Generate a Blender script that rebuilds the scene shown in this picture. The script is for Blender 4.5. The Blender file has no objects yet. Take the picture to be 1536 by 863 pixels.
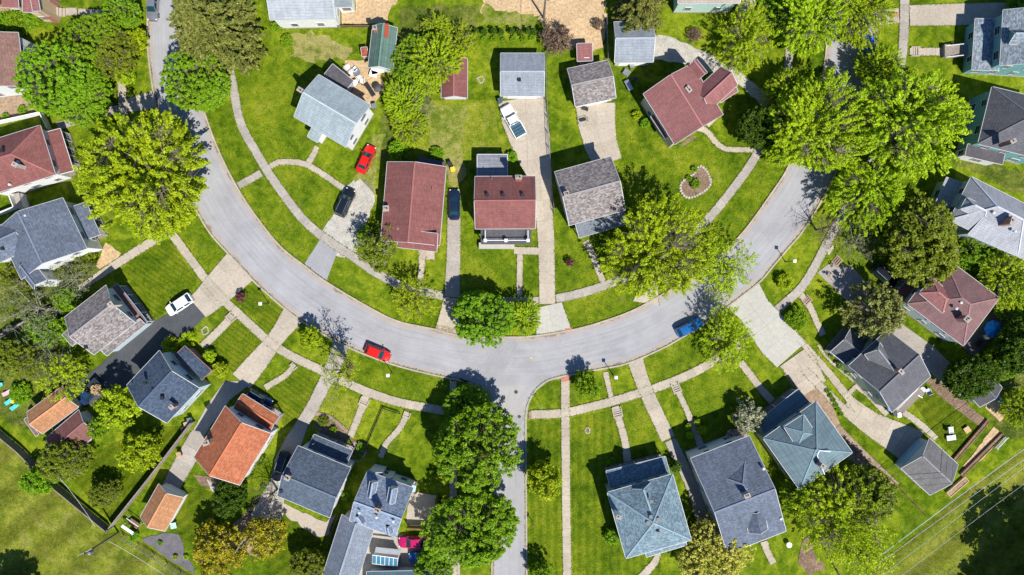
import bpy, math, random
import numpy as np
from mathutils import Vector, geometry
rnd = random.Random(7)
SC = bpy.context.scene
COL = SC.collection

# ------------------------------------------------------------------ camera, sky, sun, exposure
CAM_H = 112.0            # drone height in metres
M = 0.11                 # metres on the ground per photograph pixel
cam = bpy.data.cameras.new('camera'); cam_o = bpy.data.objects.new('camera', cam); COL.objects.link(cam_o)
cam.sensor_width = 36; cam.lens = 36 * CAM_H / (1536 * M); cam.clip_end = 3000
cam_o.location = (0, 0, CAM_H); cam_o.rotation_euler = (0, 0, 0)
SC.camera = cam_o
SUN_EL = 52.0
sdir = Vector((0.54, -0.84, 0)).normalized() * math.cos(math.radians(SUN_EL)) + Vector((0, 0, math.sin(math.radians(SUN_EL))))
world = bpy.data.worlds.new('World'); SC.world = world; world.use_nodes = True
wn = world.node_tree.nodes; wl = world.node_tree.links
sky = wn.new('ShaderNodeTexSky'); sky.sky_type = 'NISHITA'; sky.sun_disc = False
sky.sun_elevation = math.radians(SUN_EL); sky.sun_rotation = math.atan2(sdir.x, sdir.y)
sky.air_density = 1.0; sky.dust_density = 0.2; sky.ozone_density = 10.0
wl.new(sky.outputs[0], wn['Background'].inputs[0]); wn['Background'].inputs[1].default_value = 0.095
sun = bpy.data.lights.new('sun', 'SUN'); sun.energy = 5.0; sun.angle = math.radians(0.5); sun.color = (1, 0.955, 0.87)
sun_o = bpy.data.objects.new('sun', sun); COL.objects.link(sun_o)
sun_o.rotation_euler = sdir.to_track_quat('Z', 'Y').to_euler(); sun_o.location = sdir * 200
SC.view_settings.view_transform = 'Standard'; SC.view_settings.look = 'None'
SC.view_settings.exposure = 0.56; SC.view_settings.gamma = 1.0
SC.cycles.use_denoising = True
SC.cycles.max_bounces = 5; SC.cycles.diffuse_bounces = 2; SC.cycles.glossy_bounces = 2; SC.cycles.transparent_max_bounces = 4

# ------------------------------------------------------------------ helpers
def W(px, py, h=0.0):
    """ground-plan position of what the drone sees at photograph pixel (px, py) at height h"""
    s = M * (CAM_H - h) / CAM_H
    return Vector(((px - 768) * s, (431.5 - py) * s, h))

ORI = {}
def tag(o, label=None, cat=None, group=None, kind=None):
    if label: o['label'] = label
    if cat: o['category'] = cat
    if group: o['group'] = group
    if kind: o['kind'] = kind
    return o
def root(name, loc, label, cat, group=None, rz=0.0):
    o = bpy.data.objects.new(name, None); COL.objects.link(o); o.location = loc; o.rotation_euler = (0, 0, rz)
    o.empty_display_size = 0.5
    ORI[o] = Vector(loc)
    return tag(o, label, cat, group)
def link(name, me, parent=None, loc=None):
    o = bpy.data.objects.new(name, me); COL.objects.link(o)
    if parent is not None:
        o.parent = parent; ORI[o] = ORI.get(parent, Vector((0, 0, 0)))
    if loc is not None: o.location = loc
    return o
def copy_tree(o, parent=None):
    c = o.copy(); COL.objects.link(c); c.parent = parent
    for ch in o.children: copy_tree(ch, c)
    return c

class MB:
    def __init__(s): s.v = []; s.f = []; s.uv = []; s.mi = []
    def quad(s, pts, uv=None, mi=0):
        n = len(s.v); s.v += [Vector(p) for p in pts]; s.f.append(list(range(n, n + len(pts))))
        s.uv.append(uv if uv else [(0, 0)] * len(pts)); s.mi.append(mi)
    def box(s, c, hx, hy, hz, u=Vector((1, 0, 0)), v=Vector((0, 1, 0)), w=Vector((0, 0, 1)), mi=0):
        c = Vector(c); n = len(s.v)
        for k in range(8):
            s.v.append(c + u * (hx if k & 1 else -hx) + v * (hy if k & 2 else -hy) + w * (hz if k & 4 else -hz))
        for q in ((0, 2, 3, 1), (4, 5, 7, 6), (0, 1, 5, 4), (2, 6, 7, 3), (0, 4, 6, 2), (1, 3, 7, 5)):
            s.f.append([n + i for i in q]); s.uv.append([(0, 0)] * 4); s.mi.append(mi)
    def beam(s, a, b, w, h, mi=0):
        a = Vector(a); b = Vector(b); d = b - a
        if d.length < 1e-6: return
        u = d.normalized(); sd = u.cross(Vector((0, 0, 1)))
        sd = sd.normalized() if sd.length > 1e-4 else Vector((1, 0, 0))
        s.box((a + b) / 2, d.length / 2, w / 2, h / 2, u, sd, sd.cross(u), mi)
    def tube(s, pts, rad, seg=6, mi=0):
        pts = [Vector(p) for p in pts]; n0 = len(s.v)
        if not isinstance(rad, (list, tuple)): rad = [rad] * len(pts)
        for i, p in enumerate(pts):
            d = (pts[min(i + 1, len(pts) - 1)] - pts[max(i - 1, 0)]).normalized()
            a = d.cross(Vector((0, 0, 1)));
            if a.length < 0.05: a = d.cross(Vector((1, 0, 0)))
            a.normalize(); b = d.cross(a)
            for k in range(seg):
                t = 2 * math.pi * k / seg
                s.v.append(p + (a * math.cos(t) + b * math.sin(t)) * rad[i])
        for i in range(len(pts) - 1):
            for k in range(seg):
                k2 = (k + 1) % seg
                s.f.append([n0 + i * seg + k, n0 + i * seg + k2, n0 + (i + 1) * seg + k2, n0 + (i + 1) * seg + k])
                s.uv.append([(0, 0)] * 4); s.mi.append(mi)
        for st, rev in ((n0, True), (n0 + (len(pts) - 1) * seg, False)):
            f = list(range(st, st + seg)); f = f[::-1] if rev else f
            s.f.append(f); s.uv.append([(0, 0)] * seg); s.mi.append(mi)
    def cyl(s, c, r, h, seg=12, r2=None, mi=0):
        c = Vector(c); s.tube([c, c + Vector((0, 0, h))], [r, r if r2 is None else r2], seg, mi)
    def prism(s, pts, z0, z1, mi=0):
        """flat polygon extruded from z0 to z1 (pts are xy)"""
        p3 = [Vector((p[0], p[1], 0)) for p in pts]
        ar = sum(p3[i].x * p3[(i + 1) % len(p3)].y - p3[(i + 1) % len(p3)].x * p3[i].y for i in range(len(p3)))
        if ar < 0: p3.reverse()
        n = len(s.v); k = len(p3)
        s.v += [Vector((p.x, p.y, z1)) for p in p3]
        tris = geometry.tessellate_polygon([p3]) if k > 4 else [list(range(k))]
        for t in tris:
            t = list(t)
            if k > 4:
                a, b, c = (p3[i] for i in t)
                if (b - a).cross(c - a).z < 0: t.reverse()
            s.f.append([n + i for i in t]); s.uv.append([(0, 0)] * len(t)); s.mi.append(mi)
        if z1 - z0 > 1e-6:
            s.v += [Vector((p.x, p.y, z0)) for p in p3]
            for i in range(k):
                j = (i + 1) % k
                s.f.append([n + k + i, n + k + j, n + j, n + i]); s.uv.append([(0, 0)] * 4); s.mi.append(mi)
    def build(s, name, mats, parent=None, smooth=False, origin=None):
        if not isinstance(mats, (list, tuple)): mats = [mats]
        if parent is not None: org = ORI.get(parent, Vector((0, 0, 0)))
        elif origin is not None: org = Vector(origin)
        else:
            xs = [p.x for p in s.v]; ys = [p.y for p in s.v]; zs = [p.z for p in s.v]
            org = Vector(((min(xs) + max(xs)) / 2, (min(ys) + max(ys)) / 2, min(zs)))
        me = bpy.data.meshes.new(name)
        me.from_pydata([tuple(p - org) for p in s.v], [], s.f)
        for m in mats: me.materials.append(m)
        uvl = me.uv_layers.new(name='UVMap')
        flat = [c for fuv in s.uv for q in fuv for c in q]
        uvl.data.foreach_set('uv', flat)
        me.polygons.foreach_set('material_index', s.mi)
        if smooth: me.polygons.foreach_set('use_smooth', [True] * len(s.f))
        me.update()
        o = bpy.data.objects.new(name, me); COL.objects.link(o)
        if parent is not None:
            o.parent = parent
        else: o.location = org
        ORI[o] = org
        return o

# ------------------------------------------------------------------ materials
def srgb(r, g, b):
    f = lambda c: ((c / 255) / 12.92 if c / 255 <= 0.04045 else ((c / 255 + 0.055) / 1.055) ** 2.4)
    return (f(r), f(g), f(b), 1)
def c4(c): return tuple(c) if len(c) == 4 else tuple(c) + (1,)
class NT:
    def __init__(s, name):
        s.m = bpy.data.materials.new(name); s.m.use_nodes = True
        s.n = s.m.node_tree.nodes; s.l = s.m.node_tree.links; s.b = s.n['Principled BSDF']
    def new(s, t, **kw):
        n = s.n.new(t)
        for k, v in kw.items(): setattr(n, k, v)
        return n
    def noise(s, vec, scale, detail=3, rough=0.55, dist=0.0):
        n = s.new('ShaderNodeTexNoise'); n.inputs['Scale'].default_value = scale; n.inputs['Detail'].default_value = detail
        n.inputs['Roughness'].default_value = rough; n.inputs['Distortion'].default_value = dist
        if vec is not None: s.l.new(vec, n.inputs['Vector'])
        return n.outputs['Fac']
    def ramp(s, fac, stops):
        r = s.new('ShaderNodeValToRGB'); e = r.color_ramp.elements
        while len(e) < len(stops): e.new(0.5)
        for i, (p, c) in enumerate(stops):
            e[i].position = p; e[i].color = c4(c) if not isinstance(c, (int, float)) else (c, c, c, 1)
        s.l.new(fac, r.inputs[0]); return r.outputs[0]
    def mix(s, fac, a, b, mode='MIX'):
        m = s.new('ShaderNodeMix', data_type='RGBA', blend_type=mode)
        for sock, val in ((m.inputs[0], fac), (m.inputs[6], a), (m.inputs[7], b)):
            if isinstance(val, (int, float)): sock.default_value = val
            elif isinstance(val, (tuple, list)): sock.default_value = c4(val)
            else: s.l.new(val, sock)
        return m.outputs[2]
    def math(s, op, a, b=0.0):
        m = s.new('ShaderNodeMath', operation=op)
        for sock, val in ((m.inputs[0], a), (m.inputs[1], b)):
            if isinstance(val, (int, float)): sock.default_value = val
            else: s.l.new(val, sock)
        return m.outputs[0]
    def pos(s): return s.new('ShaderNodeNewGeometry').outputs['Position']
    def bump(s, h, strength=0.3, dist=0.05):
        b = s.new('ShaderNodeBump'); b.inputs['Strength'].default_value = strength; b.inputs['Distance'].default_value = dist
        s.l.new(h, b.inputs['Height']); s.l.new(b.outputs[0], s.b.inputs['Normal'])
    def out(s, col, rough=0.8, metal=0.0, spec=0.3):
        if isinstance(col, (tuple, list)): s.b.inputs['Base Color'].default_value = c4(col)
        else: s.l.new(col, s.b.inputs['Base Color'])
        s.b.inputs['Roughness'].default_value = rough; s.b.inputs['Metallic'].default_value = metal
        s.b.inputs['Specular IOR Level'].default_value = spec
        return s.m
def sc(c, k): return tuple(min(1, x * k) for x in c[:3])

def noisy(name, c, var=0.25, scale=3.0, rough=0.85, bump=0.2, rand=0.0, c2=None, metal=0.0, spec=0.3):
    t = NT(name); p = t.pos()
    f = t.noise(p, scale, 5, 0.65)
    a = t.ramp(f, [(0.3, sc(c, 1 - var)), (0.7, sc(c2 or c, 1 + var))])
    g = t.noise(p, scale * 0.12, 3)
    a = t.mix(1.0, a, t.ramp(g, [(0.3, 1 - var * .7), (0.7, 1 + var * .3)]), 'MULTIPLY')
    if rand > 0:
        oi = t.new('ShaderNodeObjectInfo')
        a = t.mix(1.0, a, t.ramp(oi.outputs['Random'], [(0, 1 - rand), (1, 1.0)]), 'MULTIPLY')
    if bump: t.bump(f, bump, 0.03)
    return t.out(a, rough, metal, spec)

CAPC = {}
def shingle(name, c, var=0.25, speck=0.15, warm=None, bw=0.55, bh=0.24, rough=0.92, stain=0.18):
    CAPC[name] = c; bw = bw if bw > 3 else min(bw, 0.36); bh = min(bh, 0.2) if bw < 3 else bh
    t = NT(name); uv = t.new('ShaderNodeUVMap').outputs[0]
    br = t.new('ShaderNodeTexBrick'); t.l.new(uv, br.inputs['Vector'])
    br.inputs['Scale'].default_value = 1.0; br.inputs['Brick Width'].default_value = bw; br.inputs['Row Height'].default_value = bh
    br.inputs['Mortar Size'].default_value = 0.018; br.inputs['Mortar Smooth'].default_value = 0.3; br.inputs['Bias'].default_value = 0.0
    br.inputs['Color1'].default_value = c4(sc(c, 1 - var)); br.inputs['Color2'].default_value = c4(sc(warm or c, 1 + var))
    br.inputs['Mortar'].default_value = c4(sc(c, 0.62))
    p = t.pos()
    f = t.noise(p, 5.0, 4, 0.7)
    a = t.mix(1.0, br.outputs['Color'], t.ramp(f, [(0.3, 1 - speck), (0.7, 1 + speck * .5)]), 'MULTIPLY')
    g = t.noise(p, 0.35, 4, 0.6)
    a = t.mix(1.0, a, t.ramp(g, [(0.3, 1 - stain), (0.65, 1.04)]), 'MULTIPLY')
    sx = t.new('ShaderNodeSeparateXYZ'); t.l.new(uv, sx.inputs[0]); cx = t.new('ShaderNodeCombineXYZ')
    t.l.new(t.math('MULTIPLY', sx.outputs[0], 2.2), cx.inputs[0]); t.l.new(t.math('MULTIPLY', sx.outputs[1], 0.22), cx.inputs[1])
    a = t.mix(1.0, a, t.ramp(t.noise(cx.outputs[0], 1.0, 4, 0.65), [(0.3, 0.82), (0.62, 1.06)]), 'MULTIPLY')
    row = t.math('FRACT', t.math('MULTIPLY', sx.outputs[1], 1 / (bh * 2)))
    a = t.mix(t.math('MULTIPLY', t.math('LESS_THAN', row, 0.16), 0.22), a, (0.01, 0.01, 0.012))
    t.bump(t.math('ADD', br.outputs['Fac'], t.math('MULTIPLY', f, -0.5)), 0.35, -0.03)
    return t.out(a, rough, 0, 0.25)

def siding(name, c, rough=0.6):
    t = NT(name); p = t.pos()
    sp = t.new('ShaderNodeSeparateXYZ'); t.l.new(p, sp.inputs[0])
    z = t.math('FRACT', t.math('MULTIPLY', sp.outputs[2], 5.5))
    f = t.noise(p, 1.2, 3)
    a = t.mix(1.0, c, t.ramp(f, [(0.3, 0.9), (0.7, 1.0)]), 'MULTIPLY')
    a = t.mix(t.math('GREATER_THAN', z, 0.9), a, sc(c, 0.6))
    t.bump(z, 0.5, 0.02)
    return t.out(a, rough, 0, 0.3)

def brick(name, c, mortar=(0.35, 0.32, 0.28)):
    t = NT(name); p = t.pos()
    br = t.new('ShaderNodeTexBrick'); t.l.new(p, br.inputs['Vector'])
    br.inputs['Scale'].default_value = 1; br.inputs['Brick Width'].default_value = 0.24; br.inputs['Row Height'].default_value = 0.095
    br.inputs['Mortar Size'].default_value = 0.012
    br.inputs['Color1'].default_value = c4(sc(c, .75)); br.inputs['Color2'].default_value = c4(sc(c, 1.25)); br.inputs['Mortar'].default_value = c4(mortar)
    return t.out(br.outputs['Color'], 0.9)

def grass_mat(name, dark, mid, light, stripe=None, dry=0.0, sw=0.9, dth=0.54, amp=0.84):
    t = NT(name); p = t.pos()
    big = t.noise(p, 0.11, 4, 0.6, 0.5); med = t.noise(p, 0.75, 5, 0.7, 0.3); fine = t.noise(p, 5.5, 4, 0.75); fine2 = t.noise(p, 17, 2, 0.8)
    a = t.ramp(t.math('ADD', t.math('MULTIPLY', big, 0.45), t.math('MULTIPLY', med, 0.55)), [(0.38, dark), (0.5, mid), (0.63, light)])
    a = t.mix(1.0, a, t.ramp(fine, [(0.28, 0.5), (0.5, 0.95), (0.72, 1.4)]), 'MULTIPLY')
    a = t.mix(1.0, a, t.ramp(fine2, [(0.3, 0.72), (0.7, 1.25)]), 'MULTIPLY')
    yl = t.noise(p, 0.28, 5, 0.65, 0.8)
    a = t.mix(t.ramp(yl, [(0.5, 0.0), (0.68, 0.5)]), a, t.mix(1.0, sc(light, 1.25), t.ramp(fine, [(0.3, 0.7), (0.7, 1.15)]), 'MULTIPLY'))
    wd = t.noise(p, 1.6, 3, 0.6, 0.4)
    a = t.mix(t.ramp(wd, [(0.60, 0.0), (0.68, 0.55)]), a, sc(dark, 0.9))
    if dry > 0:
        d = t.noise(p, 0.35, 6, 0.72, 0.6)
        a = t.mix(t.ramp(d, [(dth, 0.0), (dth + 0.12, dry)]), a, t.ramp(fine, [(0.3, (0.15, 0.15, 0.035)), (0.7, (0.34, 0.30, 0.11))]))
    if stripe is not None:
        sp = t.new('ShaderNodeSeparateXYZ'); t.l.new(p, sp.inputs[0])
        k = t.math('ADD', t.math('MULTIPLY', sp.outputs[0], math.cos(stripe)), t.math('MULTIPLY', sp.outputs[1], math.sin(stripe)))
        k = t.math('ADD', k, t.math('MULTIPLY', med, 0.5))
        sn = t.math('SINE', t.math('MULTIPLY', k, 2 * math.pi / sw))
        a = t.mix(1.0, a, t.ramp(t.math('ADD', t.math('MULTIPLY', sn, 0.5), 0.5), [(0.2, amp), (0.8, 1.08)]), 'MULTIPLY')
    t.bump(t.math('ADD', fine, t.math('MULTIPLY', med, 2.0)), 0.8, 0.10)
    return t.out(a, 0.95, 0, 0.03)

def leaf_mat(name, dark, light, trans=0.4):
    t = NT(name); t.n.remove(t.b)
    at = t.new('ShaderNodeAttribute'); at.attribute_name = 'tint'
    oi = t.new('ShaderNodeObjectInfo')
    c = t.ramp(at.outputs['Fac'], [(0.0, dark), (1.0, light)])
    hs = t.new('ShaderNodeHueSaturation'); t.l.new(c, hs.inputs['Color'])
    t.l.new(t.math('ADD', t.math('MULTIPLY', oi.outputs['Random'], 0.018), 0.497), hs.inputs['Hue'])
    t.l.new(t.math('ADD', t.math('MULTIPLY', oi.outputs['Random'], 0.2), 0.92), hs.inputs['Value'])
    d = t.new('ShaderNodeBsdfDiffuse'); tr = t.new('ShaderNodeBsdfTranslucent'); t.l.new(hs.outputs[0], d.inputs[0])
    t.l.new(t.mix(1.0, hs.outputs[0], (1.0, 0.95, 0.35), 'MULTIPLY'), tr.inputs[0])
    mx = t.new('ShaderNodeMixShader'); mx.inputs[0].default_value = trans
    t.l.new(d.outputs[0], mx.inputs[1]); t.l.new(tr.outputs[0], mx.inputs[2])
    gl = t.new('ShaderNodeBsdfGlossy'); gl.inputs['Roughness'].default_value = 0.45; gl.inputs[0].default_value = (1, 1, 1, 1)
    m2 = t.new('ShaderNodeMixShader'); m2.inputs[0].default_value = 0.01
    t.l.new(mx.outputs[0], m2.inputs[1]); t.l.new(gl.outputs[0], m2.inputs[2])
    t.l.new(m2.outputs[0], t.n['Material Output'].inputs[0])
    return t.m

def plain(name, c, rough=0.5, metal=0.0, spec=0.5, coat=0.0):
    t = NT(name)
    f = t.noise(t.pos(), 2.5, 3)
    m = t.out(t.mix(1.0, c, t.ramp(f, [(0.3, 0.9), (0.7, 1.03)]), 'MULTIPLY'), rough, metal, spec)
    if coat: t.b.inputs['Coat Weight'].default_value = coat; t.b.inputs['Coat Roughness'].default_value = 0.06
    return m
MAT = {}
def g(k, f): 
    if k not in MAT: MAT[k] = f()
    return MAT[k]

GD, GM, GL_ = (0.040, 0.082, 0.003), (0.100, 0.157, 0.006), (0.23, 0.265, 0.016)
M_GRASS = grass_mat('grass_ground', GD, GM, GL_, dry=0.10)
M_LAWN = grass_mat('grass_lawn', sc(GD, 1.05), sc(GM, 1.0), sc(GL_, .85), dry=0.3, dth=0.58)
M_LAWNB = grass_mat('grass_lawn_bright', (0.085, 0.135, 0.006), (0.155, 0.195, 0.012), (0.27, 0.27, 0.035), dry=0.4)
M_STRIPE = grass_mat('grass_mown', sc(GD, 0.95), sc(GM, .85), sc(GL_, .68), stripe=0.95, sw=0.75)
M_STRIPE2 = grass_mat('grass_mown_back', sc(GD, 0.9), sc(GM, .72), sc(GL_, .55), stripe=2.2, sw=1.6)
M_STRIPE3 = grass_mat('grass_mown_side', sc(GD, 1.0), sc(GM, .95), sc(GL_, .75), stripe=0.0, sw=1.3)
M_FIELD = grass_mat('grass_field', (0.068, 0.100, 0.009), (0.142, 0.168, 0.016), (0.235, 0.235, 0.038), stripe=2.25, dry=0.4, sw=5.5, dth=0.52, amp=0.72)
M_ROUGH = grass_mat('grass_rough', (0.03, 0.055, 0.006), (0.08, 0.11, 0.015), (0.18, 0.19, 0.035), dry=0.55)
M_STRAW = noisy('straw_ground', (0.38, 0.255, 0.135), 0.2, 2.5, 0.95, 0.5, c2=(0.50, 0.36, 0.21))
M_PATCHY = grass_mat('patchy_ground', (0.06, 0.11, 0.008), (0.14, 0.18, 0.02), (0.30, 0.27, 0.09), dry=0.8)
M_SOIL = grass_mat('worn_soil', (0.07, 0.11, 0.01), (0.20, 0.20, 0.05), (0.40, 0.31, 0.17), dry=1.0, dth=0.42)
M_DIRT = noisy('bare_earth', (0.30, 0.21, 0.14), 0.35, 2.5, 0.95, 0.5)
M_MULCH = noisy('mulch', (0.13, 0.085, 0.06), 0.5, 5.0, 0.95, 0.6, c2=(0.22, 0.15, 0.10))
M_GRAVEL = noisy('gravel', (0.34, 0.315, 0.275), 0.3, 6.0, 0.95, 0.5, c2=(0.41, 0.39, 0.34))
M_GREYGRAVEL = noisy('dark_gravel', (0.13, 0.12, 0.13), 0.35, 7.0, 0.95, 0.5)
M_CONC = noisy('concrete', (0.405, 0.35, 0.28), 0.16, 2.6, 0.9, 0.15, rand=0.14)
M_CONCG = noisy('concrete_grey', (0.355, 0.32, 0.28), 0.18, 2.8, 0.9, 0.15, rand=0.18)
M_CONCW = noisy('concrete_new', (0.40, 0.385, 0.34), 0.10, 2.0, 0.9, 0.1, rand=0.05)
M_JOINT = noisy('slab_bed', (0.20, 0.155, 0.10), 0.3, 5, 0.95, 0.2)
M_KERB = noisy('kerb_concrete', (0.36, 0.32, 0.26), 0.2, 2.2, 0.9, 0.2)
M_ASPH = noisy('asphalt_dark', (0.062, 0.066, 0.074), 0.2, 5, 0.9, 0.2)
M_ASPHG = noisy('asphalt_patch', (0.275, 0.27, 0.285), 0.12, 5, 0.9, 0.15)
M_PAVER = noisy('red_tactile_paving', (0.42, 0.16, 0.12), 0.2, 5, 0.9)
M_BRICKPATH = noisy('brick_path', (0.33, 0.24, 0.18), 0.25, 4, 0.9, 0.3, rand=0.3)
M_BRICK = brick('red_brick', (0.34, 0.12, 0.08))
M_BRICKT = brick('tan_brick', (0.5, 0.33, 0.17))
M_STONE = noisy('chimney_stone', (0.38, 0.34, 0.30), 0.3, 4, 0.9)
M_WHITE = plain('white_paint', (0.74, 0.75, 0.74), 0.5)
M_TRIM = plain('white_trim', (0.48, 0.49, 0.50), 0.5)
M_BLACK = plain('black_plastic', (0.02, 0.02, 0.022), 0.5)
M_DARKMETAL = plain('dark_metal', (0.05, 0.05, 0.055), 0.4, 0.6)
M_METAL = plain('galvanised_metal', (0.42, 0.43, 0.44), 0.4, 0.8)
M_GLASS = plain('window_glass', (0.012, 0.03, 0.04), 0.08, 0.0, 0.9)
M_CARGLASS = plain('car_glass', (0.008, 0.035, 0.042), 0.06, 0.0, 1.0)
M_SKYGLASS = plain('roof_glass', (0.05, 0.16, 0.24), 0.1, 0.0, 0.8)
M_TYRE = plain('tyre_rubber', (0.015, 0.015, 0.015), 0.85)
M_RIM = plain('alloy_rim', (0.5, 0.5, 0.52), 0.3, 0.9)
M_LAMPW = plain('headlight_glass', (0.7, 0.72, 0.74), 0.15)
M_LAMPR = plain('tail_light_glass', (0.35, 0.01, 0.01), 0.2)
M_WOOD = noisy('weathered_wood', (0.26, 0.22, 0.19), 0.25, 4, 0.9, 0.3, rand=0.2)
M_WOODB = noisy('brown_wood', (0.20, 0.115, 0.07), 0.25, 4, 0.85, 0.3, rand=0.2)
M_WOODT = noisy('tan_wood', (0.48, 0.33, 0.18), 0.2, 4, 0.85, 0.3, rand=0.15)
M_BARK = noisy('bark', (0.16, 0.13, 0.10), 0.35, 5, 0.95, 0.5)
M_BARKL = noisy('pale_bark', (0.36, 0.32, 0.26), 0.3, 5, 0.95, 0.4)
M_DECKROOF = noisy('dark_membrane', (0.085, 0.08, 0.09), 0.3, 2.5, 0.85, 0.2)
M_BLUE = plain('blue_fabric', (0.01, 0.22, 0.62), 0.6)
M_TEALP = plain('turquoise_plastic', (0.10, 0.62, 0.60), 0.4)
M_YEL = plain('yellow_plastic', (0.72, 0.50, 0.04), 0.4)
M_PINK = plain('pink_plastic', (0.75, 0.42, 0.48), 0.5)
M_REDP = plain('red_paint', (0.35, 0.06, 0.03), 0.5)
M_GREENP = plain('green_plastic', (0.03, 0.30, 0.10), 0.5)

# ------------------------------------------------------------------ ground builders
def pxy(pts, h=0.0): return [W(a, b, h) for a, b in pts]
def sheet(name, pts, mat, z, thick=0.0, kind='structure', raw=False):
    mb = MB(); q = pts if raw else [W(a, b) for a, b in pts]
    if name in ('straw_ground', 'patchy_ground', 'bare_earth', 'garden_bed', 'gravel_yard', 'gravel_bed', 'sand_yard', 'stone_yard', 'rough_ground', 'gravel_drive', 'side_yard', 'patio'):
        amp = {'patchy_ground': .55, 'straw_ground': .5, 'rough_ground': .5}.get(name, .2); q2 = []
        for i, a in enumerate(q):
            b = q[(i + 1) % len(q)]; n = max(1, int((b - a).length / .8))
            for k in range(n): q2.append(a.lerp(b, k / n) + Vector((rnd.uniform(-amp, amp), rnd.uniform(-amp, amp), 0)) * (1 if n > 1 else .3))
        q = q2
    mb.prism([(p[0], p[1]) for p in q], z - thick, z)
    return tag(mb.build(name, mat), kind=kind)
def smooth_line(pts, n=6):
    """Catmull-Rom through the points; each point is a tuple of any length"""
    P = [np.array(p, float) for p in pts]
    if len(P) < 3: return P
    out = []
    for i in range(len(P) - 1):
        a = P[i - 1] if i else 2 * P[0] - P[1]; b = P[i]; c = P[i + 1]; d = P[i + 2] if i + 2 < len(P) else 2 * P[-1] - P[-2]
        for k in range(n):
            t = k / n
            out.append(0.5 * ((2 * b) + (-a + c) * t + (2 * a - 5 * b + 4 * c - d) * t * t + (-a + 3 * b - 3 * c + d) * t ** 3))
    out.append(P[-1]); return out
def resample(P, L=None, n=None):
    seg = [float(np.linalg.norm(P[i + 1][:2] - P[i][:2])) for i in range(len(P) - 1)]
    tot = sum(seg)
    if n is None: n = max(1, round(tot / L))
    out = []; cum = np.concatenate([[0], np.cumsum(seg)])
    for k in range(n + 1):
        s = tot * k / n; i = min(int(np.searchsorted(cum, s, side='right')) - 1, len(seg) - 1); i = max(i, 0)
        t = (s - cum[i]) / max(seg[i], 1e-9); out.append(P[i] * (1 - t) + P[i + 1] * t)
    return out
def offset_sides(P):
    L = []; R = []
    for i, p in enumerate(P):
        d = P[min(i + 1, len(P) - 1)][:2] - P[max(i - 1, 0)][:2]; d = d / max(np.linalg.norm(d), 1e-9); nrm = np.array([-d[1], d[0]])
        w = p[2] / 2; L.append(p[:2] + nrm * w); R.append(p[:2] - nrm * w)
    return L, R
EDGES = []
def strip(name, pts, mat, slab=1.5, cols=1, z=0.05, smooth=True, bed=M_JOINT, slabname='slab', gap=0.012, kind='structure', label=None, cat=None):
    """paved run along a centre line [(px, py, width_px)...]: bed plus individual slabs with recessed joints"""
    z += .07
    P = [np.array([W(a, b).x, W(a, b).y, w * M]) for a, b, w in pts]
    if smooth and len(P) > 2: P = smooth_line([tuple(p) for p in P])
    Q = resample(P, L=slab); L, R = offset_sides(Q)
    EDGES.append(L); EDGES.append(R)
    mb = MB()
    for i in range(len(Q) - 1):
        mb.quad([(*R[i], z - .03), (*R[i + 1], z - .03), (*L[i + 1], z - .03), (*L[i], z - .03)])
        if i == 0: mb.quad([(*L[i], z - .03), (*L[i], -.1), (*R[i], -.1), (*R[i], z - .03)])
        mb.quad([(*L[i], z - .03), (*L[i + 1], z - .03), (*L[i + 1], -.1), (*L[i], -.1)])
        mb.quad([(*R[i + 1], z - .03), (*R[i], z - .03), (*R[i], -.1), (*R[i + 1], -.1)])
    base = tag(mb.build(name, bed), label, cat, kind=kind)
    for i in range(len(Q) - 1):
        for c in range(cols):
            t0, t1 = c / cols, (c + 1) / cols
            f = lambda j, t: R[j] * (1 - t) + L[j] * t
            a, b, cc, d = f(i, t0), f(i + 1, t0), f(i + 1, t1), f(i, t1)
            ctr = (a + b + cc + d) / 4
            sh = lambda p: p + (ctr - p) / max(np.linalg.norm(ctr - p), 1e-6) * gap
            m2 = MB(); dz = rnd.uniform(-0.006, 0.006)
            m2.prism([sh(a), sh(b), sh(cc), sh(d)], z - .05, z + dz)
            m2.build(slabname, mat, base)
    return base
def ribbon(name, A, B, mat, z, n=90, kind='structure'):
    """surface between two edge lines (world xy), uv.y runs 0..1 across"""
    a = resample(A, n=n); b = resample(B, n=n); mb = MB(); s = 0
    for i in range(n):
        s2 = s + float(np.linalg.norm(a[i + 1][:2] - a[i][:2]))
        for k in range(4):
            t0, t1 = k / 4, (k + 1) / 4
            p = lambda j, t: (*(a[j][:2] * (1 - t) + b[j][:2] * t), z)
            mb.quad([p(i, t0), p(i, t1), p(i + 1, t1), p(i + 1, t0)], [(s, t0), (s, t1), (s2, t1), (s2, t0)])
        s = s2
    o = mb.build(name, mat)
    me = o.data; nz = me.polygons[0].normal.z
    if nz < 0: me.flip_normals()
    return tag(o, kind=kind)
def kerb(pts, w=0.26, h=0.20, name='kerb'):
    P = smooth_line([(W(a, b).x, W(a, b).y, w) for a, b in pts], 8); L, R = offset_sides(P); mb = MB()
    for i in range(len(P) - 1):
        l0, l1, r0, r1 = L[i], L[i + 1], R[i], R[i + 1]
        mb.quad([(*r0, h), (*r1, h), (*l1, h), (*l0, h)])
        mb.quad([(*l0, h), (*l1, h), (*l1, -.05), (*l0, -.05)]); mb.quad([(*r1, h), (*r0, h), (*r0, -.05), (*r1, -.05)])
    EDGES.append([p + (p - q) * .3 for p, q in zip(L, R)]); EDGES.append([q + (q - p) * .3 for p, q in zip(L, R)]) if False else None
    return tag(mb.build(name, M_KERB), kind='structure')

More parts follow.
